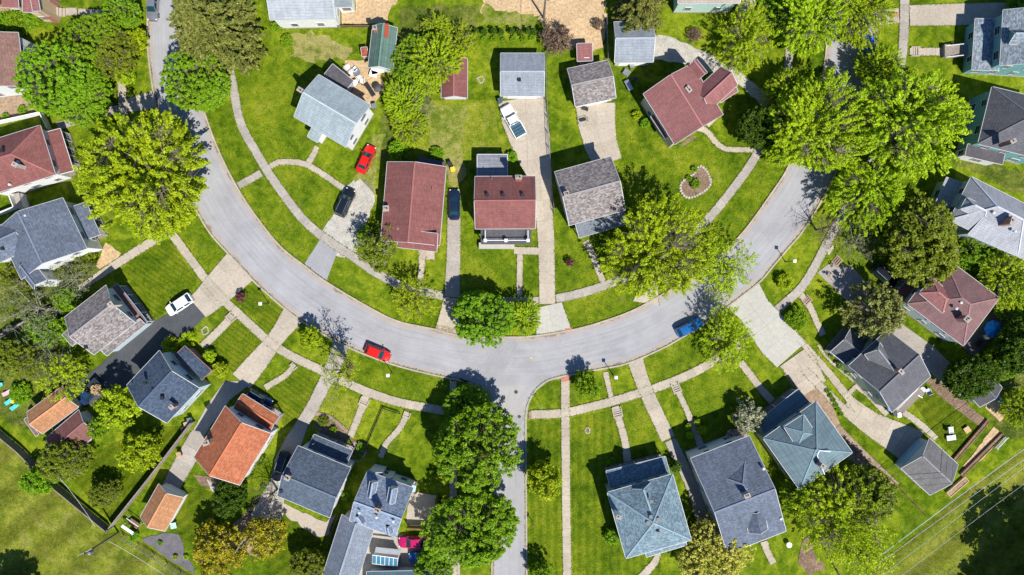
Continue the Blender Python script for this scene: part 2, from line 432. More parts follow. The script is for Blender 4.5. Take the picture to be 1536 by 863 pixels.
# ------------------------------------------------------------------ house builders
Z = Vector((0, 0, 1))
class Blk: pass
def block(rt, A, B, C, he, hr, style='gable', roof=None, wall=None, z0=0.0, ov=0.35, win=True, trim=None, hk=1.0, gut=True, floor_rows=None, wname='wall', rname='roof', found=True, th=0.12, cap=True, posts=False, pitch_floor=False):
    """One roofed volume. A-B is an eave (ridge runs along it) and C any point on the opposite eave, all as seen in the photo at eave height he."""
    trim = trim or M_TRIM
    a = W(*A, he); b = W(*B, he); c = W(*C, he)
    u = (b - a); L = u.length; u = u / L; v = Z.cross(u)
    D = (c - a).dot(v)
    if D < 0: v = -v; D = -D
    if style == 'hip' and D > L:      # ridge along the longer side
        a0 = a; a = a0 + u * (L if v.cross(u).z < 0 else 0); u, v, L, D = v, (-u if (a - a0).length > 1e-6 else u), D, L
    P = lambda x, y, z: a + u * x + v * y + Z * (z - he)
    rot = u.cross(v).z > 0
    mb = MB()
    def face(pts, uv=None):
        if not rot: pts = pts[::-1]; uv = uv[::-1] if uv else None
        mb.quad(pts, uv)
    rise = hr - he
    sl = math.hypot(D / 2, rise)
    if style == 'gable':
        e = [(0, 0, he), (L, 0, he), (L, D, he), (0, D, he)]; r0 = (0, D / 2, hr); r1 = (L, D / 2, hr)
        face([P(*e[0]), P(*e[1]), P(*r1), P(*r0)], [(0, 0), (L, 0), (L, sl), (0, sl)])
        face([P(*e[2]), P(*e[3]), P(*r0), P(*r1)], [(L, 0), (0, 0), (0, sl), (L, sl)])
        rim = [e[0], e[1], r1, e[2], e[3], r0]; rid = (r0, r1); hips = []
        und = [[e[0], r0, r1, e[1]], [e[2], r1, r0, e[3]]]
    elif style == 'hip':
        k = min(D / 2 * hk, L / 2 - 0.01)
        e = [(0, 0, he), (L, 0, he), (L, D, he), (0, D, he)]; r0 = (k, D / 2, hr); r1 = (L - k, D / 2, hr); s2 = math.hypot(k, rise)
        face([P(*e[0]), P(*e[1]), P(*r1), P(*r0)], [(0, 0), (L, 0), (L - k, sl), (k, sl)])
        face([P(*e[2]), P(*e[3]), P(*r0), P(*r1)], [(L, 0), (0, 0), (k, sl), (L - k, sl)])
        face([P(*e[1]), P(*e[2]), P(*r1)], [(0, 0), (D, 0), (D / 2, s2)])
        face([P(*e[3]), P(*e[0]), P(*r0)], [(0, 0), (D, 0), (D / 2, s2)])
        rim = e; rid = (r0, r1); hips = [(e[0], r0), (e[3], r0), (e[1], r1), (e[2], r1)]; und = [[e[3], e[2], e[1], e[0]]]
    elif style == 'shed':             # low along A-B, high along C
        e = [(0, 0, he), (L, 0, he), (L, D, hr), (0, D, hr)]; s3 = math.hypot(D, rise)
        face([P(*q) for q in e], [(0, 0), (L, 0), (L, s3), (0, s3)])
        rim = e; rid = None; hips = []; und = [[e[3], e[2], e[1], e[0]]]
    else:
        e = [(0, 0, he), (L, 0, he), (L, D, he), (0, D, he)]
        face([P(*q) for q in e], [(0, 0), (L, 0), (L, D), (0, D)])
        rim = e; rid = None; hips = []; und = [[e[3], e[2], e[1], e[0]]]
    dn = lambda q: (q[0], q[1], q[2] - th)
    for i in range(len(rim)):
        p, q = rim[i], rim[(i + 1) % len(rim)]
        face([P(*p), P(*dn(p)), P(*dn(q)), P(*q)])
    for f in und: face([P(*dn(q)) for q in f])
    ro = mb.build(rname, roof, rt)
    if gut:                            # pale gutters and barge boards along every edge
        gb = MB()
        for i in range(len(rim)):
            p, q = rim[i], rim[(i + 1) % len(rim)]
            cx = Vector((L / 2, D / 2, 0)); mid = (Vector(p) + Vector(q)) / 2
            dd = Vector((q[0] - p[0], q[1] - p[1])); nn = Vector((dd.y, -dd.x)).normalized()
            if nn.dot(Vector((mid.x - cx.x, mid.y - cx.y))) < 0: nn = -nn
            off = lambda w: P(w[0] + nn.x * .04, w[1] + nn.y * .04, w[2] - .06)
            gb.beam(off(p), off(q), 0.07, 0.09)
        gb.build('gutter', trim, ro)
    if rid and cap:
        cb = MB()
        if (Vector(rid[0]) - Vector(rid[1])).length > .2: cb.beam(P(*rid[0]) + Z * .02, P(*rid[1]) + Z * .02, 0.26, 0.06)
        for p, q in hips: cb.beam(P(*p) + Z * .015, P(*q) + Z * .015, 0.2, 0.05)
        if cb.v:
            cc = CAPC.get(roof.name)
            cb.build('ridge_cap', g('cap_' + roof.name, lambda: noisy('cap_' + roof.name, sc(cc, 1.25), .15, 5)) if cc else roof, ro)
    bk = Blk(); bk.P = P; bk.L = L; bk.D = D; bk.u = u; bk.v = v; bk.he = he; bk.roof = ro; bk.ov = ov; bk.rt = rt
    if wall is not None:
        wb = MB()
        x0, x1, y0, y1 = ov, L - ov, ov, D - ov
        if style == 'gable': zt = [he + rise / (D / 2) * ov] * 4; zt = [z - th - .01 for z in zt]; zp = hr - th - .01
        elif style == 'hip': zt = [he + 0.1 - th] * 4
        elif style == 'shed': s = rise / D; zt = [he + s * y0 - th - .01] * 2 + [he + s * y1 - th - .01] * 2
        else: zt = [he - th - .005] * 4
        cor = [(x0, y0), (x1, y0), (x1, y1), (x0, y1)]
        def wf(pts):
            if not rot: pts = pts[::-1]
            wb.quad(pts)
        for i in range(4):
            j = (i + 1) % 4
            pts = [P(*cor[i], z0), P(*cor[j], z0), P(*cor[j], zt[j]), P(*cor[i], zt[i])]
            if style == 'gable' and i in (1, 3): pts.insert(3, P(cor[i][0], D / 2, zp))
            wf(pts)
        wo = wb.build(wname, wall, rt)
        if found and z0 < 0.1:
            fb = MB(); fb.box(P(L / 2, D / 2, 0.17), L / 2 - ov + .04, D / 2 - ov + .04, 0.2, u, v); fb.build('foundation', M_CONCG, rt)
        if win:
            h0 = min(zt); rows = floor_rows or ([1.55] if h0 - z0 < 4.3 else [1.55, 4.1])
            ctr = P(L / 2, D / 2, 0)
            for i in range(4):
                j = (i + 1) % 4
                p = P(*cor[i], 0); q = P(*cor[j], 0); mid = (p + q) / 2; nrm = (mid - ctr).normalized()
                e = (q - p); el = e.length; e = e / el
                if nrm.dot(Vector((-mid.x, -mid.y, 0)).normalized()) < -0.15: continue
                n = max(1, int(el / 3.3))
                for zr in rows:
                    for k in range(n):
                        cpt = p + e * (el * (k + .5 + rnd.uniform(-.1, .1)) / n) + Z * (zr + z0)
                        window(wo, cpt, e, nrm, rnd.choice((.9, 1.1, 1.4)), 1.2, trim)
    return bk
def window(par, c, e, n, w, h, trim=M_TRIM, child=True):
    mb = MB(); c = c + n * .03
    for s in (-1, 1):
        mb.box(c + e * (s * w / 2), .05, .05, h / 2 + .05, e, n); mb.box(c + Z * (s * h / 2), w / 2 - .05, .055, .05, e, n)
    mb.box(c, w / 2 - .05, .03, .025, e, n)
    f = mb.build('window', trim, par)
    pb = MB(); pb.box(c - n * .005, w / 2 - .04, .02, h / 2 - .04, e, n); pb.build('pane', M_GLASS, f)
    return f
def door(par, c, e, n, w=1.0, h=2.1, mat=None, name='door'):
    mb = MB(); mb.box(c + Z * h / 2 + n * .03, w / 2, .04, h / 2, e, n)
    d = mb.build(name, mat or M_WHITE, par)
    kb = MB(); kb.box(c + Z * 1.0 + n * .1 + e * (w * .38), .04, .04, .04, e, n); kb.build('handle', M_METAL, d)
    return d
def garage_door(bk, side, w, h=2.1, mat=None, panels=4):
    """side: 0..3 = eave A-B, end B, eave C, end A"""
    L, D, o, P = bk.L, bk.D, bk.ov, bk.P
    c = [P(L / 2, o, 0), P(L - o, D / 2, 0), P(L / 2, D - o, 0), P(o, D / 2, 0)][side]; e = (bk.u, bk.v)[side % 2]
    n = (c - P(L / 2, D / 2, 0)).normalized(); mb = MB()
    mb.box(c + Z * h / 2 + n * .02, w / 2, .03, h / 2, e, n); d = mb.build('garage_door', mat or M_WHITE, bk.rt)
    for k in range(panels):
        pb = MB(); pb.box(c + Z * (h * (k + .5) / panels) + n * .055, w / 2 - .06, .015, h / panels / 2 - .03, e, n); pb.build('panel', mat or M_WHITE, d)
def porch_posts(bk, side, n=4, z0=0.3, mat=None, deck=True, rail=True, dmat=None):
    """posts, floor and railing under a porch roof; side = outer edge"""
    L, D, P, he = bk.L, bk.D, bk.P, bk.he; i = 0.25
    if deck:
        mb = MB(); mb.box(P(L / 2, D / 2, z0 / 2), L / 2 - .15, D / 2 - .1, z0 / 2, bk.u, bk.v); mb.build('porch_floor', dmat or M_WOOD, bk.rt)
    ends = {0: ((i, i), (L - i, i)), 1: ((L - i, i), (L - i, D - i)), 2: ((i, D - i), (L - i, D - i)), 3: ((i, i), (i, D - i))}[side]
    (xa, ya), (xb, yb) = ends
    for k in range(n):
        t = k / (n - 1); x = xa + (xb - xa) * t; y = ya + (yb - ya) * t
        mb = MB(); zt = he - .14; mb.box(P(x, y, (z0 + zt) / 2), .08, .08, (zt - z0) / 2, bk.u, bk.v); mb.build('porch_post', mat or M_TRIM, bk.rt)
    if rail:
        mb = MB(); mb.beam(P(xa, ya, z0 + .9), P(xb, yb, z0 + .9), .07, .06); mb.beam(P(xa, ya, z0 + .15), P(xb, yb, z0 + .15), .05, .05)
        ln = (P(xa, ya, 0) - P(xb, yb, 0)).length; nn = int(ln / .35)
        for k in range(1, nn): t = k / nn; q = P(xa, ya, 0).lerp(P(xb, yb, 0), t); mb.box(q + Z * (z0 + .52), .02, .02, .37)
        mb.build('railing', mat or M_TRIM, bk.rt)
def chimney(rt, px, py, h, w=0.8, d=0.55, low=3.0, mat=None, ang=0.0, pots=2):
    c = W(px, py, h); u = Vector((math.cos(ang), math.sin(ang), 0)); v = Z.cross(u)
    mb = MB(); mb.box(c - Z * (low / 2), w / 2, d / 2, low / 2, u, v); ch = mb.build('chimney', mat or M_BRICK, rt)
    mb = MB(); mb.box(c + Z * .04, w / 2 + .07, d / 2 + .07, .05, u, v); mb.build('chimney_cap', M_CONCG, ch)
    for k in range(pots):
        mb = MB(); q = c + u * ((k + .5) / pots - .5) * w * .8; mb.cyl(q + Z * .08, .12, .22, 10); mb.build('flue', M_BLACK if k % 2 else M_BRICK, ch)
def vent(rt, px, py, h, kind='pipe', n='roof_vent'):
    c = W(px, py, h); mb = MB()
    if kind == 'pipe': mb.cyl(c - Z * .45, .07, .75, 8); m = M_METAL
    elif kind == 'white': mb.cyl(c - Z * .3, .16, .5, 10); mb.cyl(c + Z * .2, .24, .08, 10, .12); m = M_TRIM
    else: mb.box(c - Z * .12, .2, .2, .2); mb.box(c + Z * .12, .26, .26, .04); m = M_DARKMETAL
    mb.build(n, m, rt)
def building(name, at, label, cat, group=None): return root(name, W(*at), label, cat, group)

# ------------------------------------------------------------------ trees
def np_mesh(name, verts, quads, mats, tint=None, mi=None, smooth=False):
    me = bpy.data.meshes.new(name); nv = len(verts); nf = len(quads)
    me.vertices.add(nv); me.vertices.foreach_set('co', np.asarray(verts, np.float32).ravel())
    me.loops.add(nf * 4); me.loops.foreach_set('vertex_index', np.asarray(quads, np.int32).ravel())
    me.polygons.add(nf); me.polygons.foreach_set('loop_start', np.arange(0, nf * 4, 4, dtype=np.int32))
    try: me.polygons.foreach_set('loop_total', np.full(nf, 4, np.int32))
    except Exception: pass
    for m in mats: me.materials.append(m)
    if mi is not None: me.polygons.foreach_set('material_index', np.asarray(mi, np.int32))
    if tint is not None:
        at = me.attributes.new('tint', 'FLOAT', 'POINT'); at.data.foreach_set('value', np.asarray(tint, np.float32))
    me.update(calc_edges=True); me.validate()
    return me
def leaves(R, centres, radii, per, size, rng, up=0.55, axis=None, streak=1.0, asp=1.5, shade=None):
    """leaf-sized rhombi scattered round cluster centres"""
    K = len(centres); N = K * per
    c = np.repeat(centres, per, 0); r = np.repeat(radii, per)[:, None]
    d = rng.normal(size=(N, 3)); d /= np.linalg.norm(d, axis=1)[:, None]
    rr = rng.random((N, 1)) ** 0.45
    off = d * rr * r * np.array([1, 1, 0.62])
    if axis is not None:
        ax = np.repeat(axis, per, 0); al = (off * ax).sum(1)[:, None]; off += ax * al * (streak - 1)
    p = c + off
    nrm = rng.normal(size=(N, 3)) * 0.62 + np.array([0, 0, up]) + d * 0.55; nrm /= np.linalg.norm(nrm, axis=1)[:, None]
    t = rng.normal(size=(N, 3))
    if axis is not None: t = t * .6 + ax
    a = np.cross(nrm, t); a /= np.linalg.norm(a, axis=1)[:, None]; b = np.cross(nrm, a)
    s = size * rng.uniform(0.6, 1.3, (N, 1)); a = a * s * 0.5; b = b * s * 0.5 * asp
    v = np.empty((N, 4, 3)); v[:, 0] = p - b; v[:, 1] = p + a - b * .1; v[:, 2] = p + b; v[:, 3] = p - a - b * .1
    v[:, 1] += nrm * s * .12; v[:, 3] += nrm * s * .12
    ct = np.repeat(rng.uniform(-.28, .28, K), per)
    tint = np.clip(0.5 + ct + rng.normal(size=N) * .2, 0, 1)
    return v.reshape(-1, 3), np.arange(N * 4).reshape(-1, 4), np.repeat(tint, 4)
def tube_np(paths, seg=5):
    V = []; F = []; n = 0
    for pts, rad in paths:
        m = len(pts)
        for i in range(m):
            d = pts[min(i + 1, m - 1)] - pts[max(i - 1, 0)]; d = d / (np.linalg.norm(d) + 1e-9)
            a = np.cross(d, [0.13, 0.2, 0.97]); a /= (np.linalg.norm(a) + 1e-9); b = np.cross(d, a)
            for k in range(seg):
                t = 2 * math.pi * k / seg; V.append(pts[i] + (a * math.cos(t) + b * math.sin(t)) * rad[i])
        for i in range(m - 1):
            for k in range(seg):
                k2 = (k + 1) % seg; F.append([n + i * seg + k, n + i * seg + k2, n + (i + 1) * seg + k2, n + (i + 1) * seg + k])
        n += m * seg
    return np.array(V), np.array(F)
def lumpy(rng, n=7, amp=0.22):
    D = rng.normal(size=(n, 3)); D /= np.linalg.norm(D, axis=1)[:, None]; A = rng.uniform(-amp, amp, n); A[0] = amp
    return lambda d: 1 + (np.exp(3.0 * (d @ D.T - 1)) * A).sum(1) * 1.6
def make_tree(seed, R, H, zb, ncl, per, size, cr, lm, bark=None, shell=0.45, streak=1.0, flat=0.0, trunk_r=None, limbs=9, twig=True, up=0.55, amp=0.22, asp=1.5, squash=1.0, core=0.0, gap=0.0):
    """deciduous tree: trunk, limbs, twigs and a crown of leaf clusters; returns trunk mesh and crown mesh (base at origin)"""
    rng = np.random.default_rng(seed); lf = lumpy(rng, amp=amp)
    d = rng.normal(size=(ncl * 3, 3)); d[:, 2] = d[:, 2] * .8 + .25; d /= np.linalg.norm(d, axis=1)[:, None]
    if gap > 0:                       # leave openings between the limbs
        gd = rng.normal(size=(10, 3)); gd[:, 2] = np.abs(gd[:, 2]); gd /= np.linalg.norm(gd, axis=1)[:, None]
        d = d[(d @ gd.T).max(1) < 1 - gap * .12 * rng.random(len(d))]
    d = d[:ncl]
    n = len(d)
    rr = rng.random(n) ** shell * lf(d)
    ch = (H - zb) / 2; cz = zb + ch
    c = np.stack([d[:, 0] * rr * R, d[:, 1] * rr * R, cz + d[:, 2] * rr * ch * squash], 1)
    radii = cr * rng.uniform(.65, 1.3, n)
    trunk_top = np.array([0, 0, zb + (H - zb) * .35]); tr = trunk_r or 0.028 * H
    paths = [([np.array([0, 0, 0.]), np.array([.03, .02, zb * .6]), trunk_top, np.array([rng.uniform(-.3, .3), rng.uniform(-.3, .3), zb + (H - zb) * .75])], [tr * 1.25, tr, tr * .75, tr * .25])]
    li = []
    for k in range(limbs):
        a = 2 * math.pi * (k + rng.uniform(-.3, .3)) / limbs; z0 = zb * rng.uniform(.65, 1.0) + (H - zb) * rng.uniform(0, .3)
        el = rng.uniform(.25, .9); e = np.array([math.cos(a) * R * .8 * math.cos(el * .8), math.sin(a) * R * .8 * math.cos(el * .8), z0 + (H - z0) * (.35 + .5 * el)])
        s = np.array([0, 0, z0]); mid = s * .5 + e * .5 + np.array([rng.uniform(-.4, .4), rng.uniform(-.4, .4), .3])
        pts = [s, s * .75 + mid * .25 + rng.normal(size=3) * .05, mid, e]; li.append(pts)
        paths.append((pts, [tr * .5, tr * .38, tr * .24, tr * .07]))
    nodes = np.array([p * (1 - t) + q * t for pts in li for p, q in zip(pts[1:-1], pts[2:]) for t in (0, .33, .66)] + [pts[-1] for pts in li])
    if twig:
        for i in range(n):
            j = int(np.argmin(((nodes - c[i]) ** 2).sum(1))); s = nodes[j]; e = c[i]
            paths.append(([s, s * .5 + e * .5 + rng.normal(size=3) * .12, e], [tr * .12, tr * .08, tr * .03]))
    tv, tf = tube_np(paths[:1 + limbs], 6); 
    if twig:
        v2, f2 = tube_np(paths[1 + limbs:], 3); tf = np.concatenate([tf, f2 + len(tv)]); tv = np.concatenate([tv, v2])
    ax = None
    if streak != 1.0:
        ax = c - np.array([0, 0, cz - ch * .4]); ax /= (np.linalg.norm(ax, axis=1)[:, None] + 1e-9)
    lv, lq, tint = leaves(R, c, radii, per, size, rng, up=up, axis=ax, streak=streak, asp=asp)
    return np_mesh('trunk', tv, tf, [bark or M_BARK]), np_mesh('crown', lv, lq, [lm], tint)
def make_pine(seed, R, H, lm, whorls=13, nb=10, size=.19, per=30, bark=None):
    rng = np.random.default_rng(seed); paths = [([np.array([0, 0, 0.]), np.array([0, 0, H * .5]), np.array([0, 0, H])], [.03 * H, .02 * H, .03])]
    C = []; A = []; Rr = []
    for w in range(whorls):
        t = w / (whorls - 1); z = H * (.12 + .84 * t); L = R * (1 - t) ** .75 + .35
        k = max(4, int(nb * (1 - .45 * t)))
        for b in range(k):
            a = 2 * math.pi * (b + rng.uniform(-.35, .35)) / k + w * .7; l = L * rng.uniform(.75, 1.12); s = np.array([0, 0, z]); dr = np.array([math.cos(a), math.sin(a), rng.uniform(-.12, .16)])
            e = s + dr * l; paths.append(([s, s * .5 + e * .5 + np.array([0, 0, .12]), e], [.06, .04, .015]))
            m = max(2, int(l / .55))
            for q in range(m):
                f = (q + 1) / m; sd = np.cross(dr, [0, 0, 1]); wd = (1 - f * .6) * l * .22
                for sgn in (-1, 0, 1):
                    if sgn and f > .92: continue
                    C.append(s + dr * l * f + sd * sgn * wd * rng.uniform(.6, 1.2) + rng.normal(size=3) * .06); x = dr + sd * sgn * .7; A.append(x / np.linalg.norm(x)); Rr.append(.26 * rng.uniform(.8, 1.2))
    C = np.array(C); A = np.array(A); Rr = np.array(Rr)
    tv, tf = tube_np(paths, 5); lv, lq, tint = leaves(R, C, Rr, per, size, rng, up=.5, axis=A, streak=1.9, asp=2.2)
    return np_mesh('trunk', tv, tf, [bark or M_BARK]), np_mesh('crown', lv, lq, [lm], tint)

PROTO = {}; RAD = {}
def plant(kind, px, py, rpx, label, group=None, name=None, cat=None, hz=None, rz=None, sz=None):
    """place a tree so that its crown centre is seen at (px, py) with a crown radius of about rpx pixels"""
    tr, cr, R, H, cfrac, nm, ct = PROTO[kind]
    if kind not in RAD:
        co = np.empty(len(cr.vertices) * 3, np.float32); cr.vertices.foreach_get('co', co); co = co.reshape(-1, 3)
        RAD[kind] = (float(np.percentile(np.hypot(co[:, 0] - co[:, 0].mean(), co[:, 1] - co[:, 1].mean()), 97)), float(co[:, 2].mean()) / H, (float(np.percentile(co[:, 0], 2) + np.percentile(co[:, 0], 98)) / 2, float(np.percentile(co[:, 1], 2) + np.percentile(co[:, 1], 98)) / 2))
    R, cfrac, (ox, oy) = RAD[kind]
    hc = 6.0; s = 1.0
    for _ in range(3):
        s = rpx * M * (CAM_H - hc) / CAM_H / R; zz = sz or (s ** -0.55 if s > 1 else 1); hc = H * s * zz * cfrac
    p = W(px, py, hc)
    rz = rnd.uniform(0, 6.28) if rz is None else rz
    r = root(name or nm, (p.x - s * (ox * math.cos(rz) - oy * math.sin(rz)), p.y - s * (ox * math.sin(rz) + oy * math.cos(rz)), 0), label, cat or ct, group, rz)
    r.scale = (s, s * rnd.uniform(.94, 1.06), s * zz)
    if tr is not None: link('trunk', tr, r)
    link('crown', cr, r)
    return r

# ------------------------------------------------------------------ vehicles
def paint(name, c, metal=0.0): return g('paint_' + name, lambda: plain('paint_' + name, c, 0.22, metal, 0.35, 0.35))
def car(px, py, ang, kind, pm, label, group='cars parked in the street and driveways', L=None, bedm=None, name=None, z=0.05, Wd=1.84):
    """ang: heading of the nose in photo terms, degrees counter-clockwise from the right"""
    o = W(px, py, .7); rt = root(name or {'sedan': 'parked_car', 'hatch': 'parked_hatchback', 'suv': 'parked_suv', 'pickup': 'pickup_truck'}[kind], (o.x, o.y, z), label, 'pickup truck' if kind == 'pickup' else 'car', group, 0)
    u = Vector((math.cos(math.radians(ang)), math.sin(math.radians(ang)), 0)); v = Z.cross(u); base = Vector((o.x, o.y, z))
    Ls = {'hatch': 4.4, 'sedan': 4.7, 'suv': 4.8, 'pickup': 5.7}[kind]; L = L or Ls; k = L / Ls; w = Wd / 1.84
    P = lambda x, y, zz: base + u * (x * k) + v * (y * w) + Z * zz
    if kind == 'sedan': S = [(-2.35, .58, .82, .72), (-2.28, .74, .9, .82), (-2.1, .85, 1.0, .92), (-1.6, .9, 1.03, .95), (-.9, .92, .98, .92), (.5, .92, .95, .9), (1.05, .91, .96, .9), (1.6, .88, .9, .84), (2.0, .82, .82, .75), (2.22, .7, .72, .64), (2.34, .5, .6, .5)]
    elif kind == 'hatch': S = [(-2.2, .66, .92, .82), (-2.14, .82, .98, .9), (-1.9, .89, 1.0, .95), (-.9, .92, .98, .94), (.5, .92, .96, .92), (1.05, .91, .98, .92), (1.55, .88, .93, .86), (1.9, .82, .86, .78), (2.1, .72, .76, .67), (2.2, .52, .62, .52)]
    elif kind == 'suv': S = [(-2.4, .7, .98, .85), (-2.3, .84, 1.02, .95), (-2.0, .9, 1.08, 1.0), (-.9, .93, 1.06, 1.0), (.6, .93, 1.04, .98), (1.1, .92, 1.08, 1.0), (1.7, .9, 1.02, .93), (2.1, .84, .95, .85), (2.3, .74, .85, .72), (2.4, .55, .7, .58)]
    else: S = [(-.62, .94, 1.12, 1.04), (-.5, .94, 1.12, 1.04), (.9, .94, 1.12, 1.04), (1.3, .93, 1.14, 1.06), (2.0, .92, 1.1, 1.0), (2.55, .87, 1.0, .9), (2.75, .78, .88, .75), (2.84, .62, .72, .6)]
    mb = MB(); ring = []
    for (x, hw, zc, zs) in S:
        half = [(hw * .9, .22), (hw, .42), (hw * 1.0, zs * .78), (hw * .955, zs), (hw * .72, zs * .55 + zc * .45), (hw * .35, zc)]
        ring.append([P(x, y, q) for y, q in half] + [P(x, 0, zc + .015)] + [P(x, -y, q) for y, q in reversed(half)])
    for a, b in zip(ring, ring[1:]):
        for i in range(12): mb.quad([a[i], b[i], b[i + 1], a[i + 1]])
    mb.quad(ring[0]); mb.quad(ring[-1][::-1]); mb.quad([P(S[0][0], S[0][1] * .9, .22), P(S[0][0], -S[0][1] * .9, .22), P(S[-1][0], -S[-1][1] * .9, .22), P(S[-1][0], S[-1][1] * .9, .22)])
    body = mb.build('body', pm, rt, smooth=True)
    # cabin: base front/rear x, roof front/rear x, base half width, roof half width, base z, roof z
    xb1, xb0, xr1, xr0, hb, hr_, zb, zr = {'sedan': (1.1, -1.75, .3, -1.05, .84, .64, .93, 1.44), 'hatch': (1.15, -2.1, .35, -1.55, .85, .66, .95, 1.5), 'suv': (1.15, -2.3, .5, -2.0, .87, .7, 1.0, 1.72), 'pickup': (1.25, -.6, .65, -.45, .87, .7, 1.05, 1.75)}[kind]
    cb = MB(); base4 = [(xb0, hb), (xb1, hb * .96), (xb1, -hb * .96), (xb0, -hb)]; top4 = [(xr0, hr_), (xr1, hr_ * .96), (xr1, -hr_ * .96), (xr0, -hr_)]
    B4 = [P(x, y, zb) for x, y in base4]; T4 = [P(x, y, zr - .05) for x, y in top4]
    for i in range(4): j = (i + 1) % 4; cb.quad([B4[j], B4[i], T4[i], T4[j]])
    cb.build('pillar_frame', pm, rt)
    rf = MB(); n = 5                                   # gently crowned roof
    gx = lambda a, b: P(xr0 + (xr1 - xr0) * a, (b * 2 - 1) * hr_ * (1 - .04 * a), zr - .05 + .07 * math.sin(math.pi * min(1, max(0, a * .9 + .05))) ** .5 * math.sin(math.pi * (b * .84 + .08)) ** .5)
    for i in range(n):
        for j in range(n): rf.quad([gx(i / n, j / n), gx((i + 1) / n, j / n), gx((i + 1) / n, (j + 1) / n), gx(i / n, (j + 1) / n)])
    rf.build('roof_panel', pm, rt, smooth=True)
    def pane(nm, q, a=.07, b=.1):
        c = sum(q, Vector()) / 4; nn = (q[1] - q[0]).cross(q[3] - q[0]).normalized()
        cen = base + Z * 1.2
        if nn.dot(c - cen) < 0: nn = -nn
        f = lambda s, t: (q[0] * (1 - s) + q[1] * s) * (1 - t) + (q[3] * (1 - s) + q[2] * s) * t + nn * .012
        m = MB(); m.quad([f(a, b), f(1 - a, b), f(1 - a, 1 - b), f(a, 1 - b)]); m.build(nm, M_CARGLASS, rt)
    pane('windscreen', [B4[1], B4[2], T4[2], T4[1]], .05, .06); pane('rear_window', [B4[3], B4[0], T4[0], T4[3]], .08, .12)
    for a, b in ((0, 1), (3, 2)):
        m0 = B4[a].lerp(B4[b], .48); m1 = T4[a].lerp(T4[b], .48)
        pane('side_window', [B4[a], m0, m1, T4[a]], .08, .12); pane('side_window', [m0, B4[b], T4[b], m1], .08, .12)
    xw = {'hatch': (1.35, -1.3), 'sedan': (1.42, -1.4), 'suv': (1.5, -1.45), 'pickup': (1.75, -1.7)}[kind]
    for x in xw:
        for s in (-1, 1):
            m = MB(); c = P(x, s * .82, .33); m.tube([c - v * s * .1, c + v * s * .12], .34, 14); wh = m.build('wheel', M_TYRE, rt)
            m = MB(); m.tube([c + v * s * .115, c + v * s * .13], .21, 10); m.build('rim', M_RIM, wh)
    fx, rx = S[-1][0], (S[0][0] if kind != 'pickup' else -2.82)
    for s in (-1, 1):
        m = MB(); m.box(P(fx - .17, s * .66, .64 if kind in ('sedan', 'hatch') else .78), .09, .11, .05, u, v); m.build('headlight', M_LAMPW, rt)
        m = MB(); m.box(P(rx + .06, s * .68, .82), .06, .13, .09, u, v); m.build('tail_light', M_LAMPR, rt)
        m = MB(); m.box(P(xb1 - .32, s * (hb + .14), zb + .05), .07, .11, .07, u, v); m.build('wing_mirror', pm, rt)
        if kind == 'suv':
            m = MB(); m.beam(P(xr0 + .2, s * .6, zr + .05), P(xr1 - .1, s * .58, zr + .05), .05, .05); m.build('roof_rail', M_METAL, rt)
    m = MB(); m.box(P(fx - .02, 0, .38), .05, .6, .1, u, v); m.build('bumper', M_BLACK, rt)
    if kind == 'pickup':
        m = MB(); m.box(P(-1.74, 0, .62 if bedm is None else .9), 1.1 * k, .86 * w, .06, u, v); m.build('bed_cover' if bedm else 'bed_floor', bedm or M_BLACK, rt)
        for s in (-1, 1):
            m = MB(); m.box(P(-1.72, s * .89, .78), 1.1 * k, .06, .3, u, v); m.build('bed_side', pm, rt)
        m = MB(); m.box(P(-2.8, 0, .78), .05, .94 * w, .3, u, v); m.build('tailgate', pm, rt)
        for i in range(3):
            m = MB(); m.box(P(-1.2 - .5 * i, 0, .7 if bedm is None else .965), .06, .82 * w, .03, u, v); m.build('bed_rib', M_BLACK, rt)
    return rt

# ------------------------------------------------------------------ street furniture and yard things
def street_lamp(px, py, label, h=3.6, group='street lamps along the kerbs'):
    b = W(px, py); rt = root('street_lamp', b, label, 'street lamp', group)
    m = MB(); m.cyl(b, .07, h, 8, .05); m.cyl(b, .13, .35, 8, .09); m.build('post', M_DARKMETAL, rt)
    m = MB(); m.box(b + Z * (h + .12), .26, .26, .05); m.box(b + Z * (h + .2), .17, .17, .06); m.build('lantern_hood', M_WHITE, rt)
    m = MB(); m.box(b + Z * (h - .02), .14, .14, .12); m.build('lantern', M_LAMPW, rt)
def sign_post(px, py, label, plates, h=2.6, group=None):
    b = W(px, py); rt = root('street_sign', b, label, 'street sign', group)
    m = MB(); m.cyl(b, .04, h, 6); m.build('post', M_METAL, rt)
    for (ang, z, L, hh, mat) in plates:
        u = Vector((math.cos(ang), math.sin(ang), 0)); m = MB(); m.box(b + Z * (h + z), L / 2, .02, hh / 2, u, Z.cross(u)); m.build('sign_plate', mat, rt)
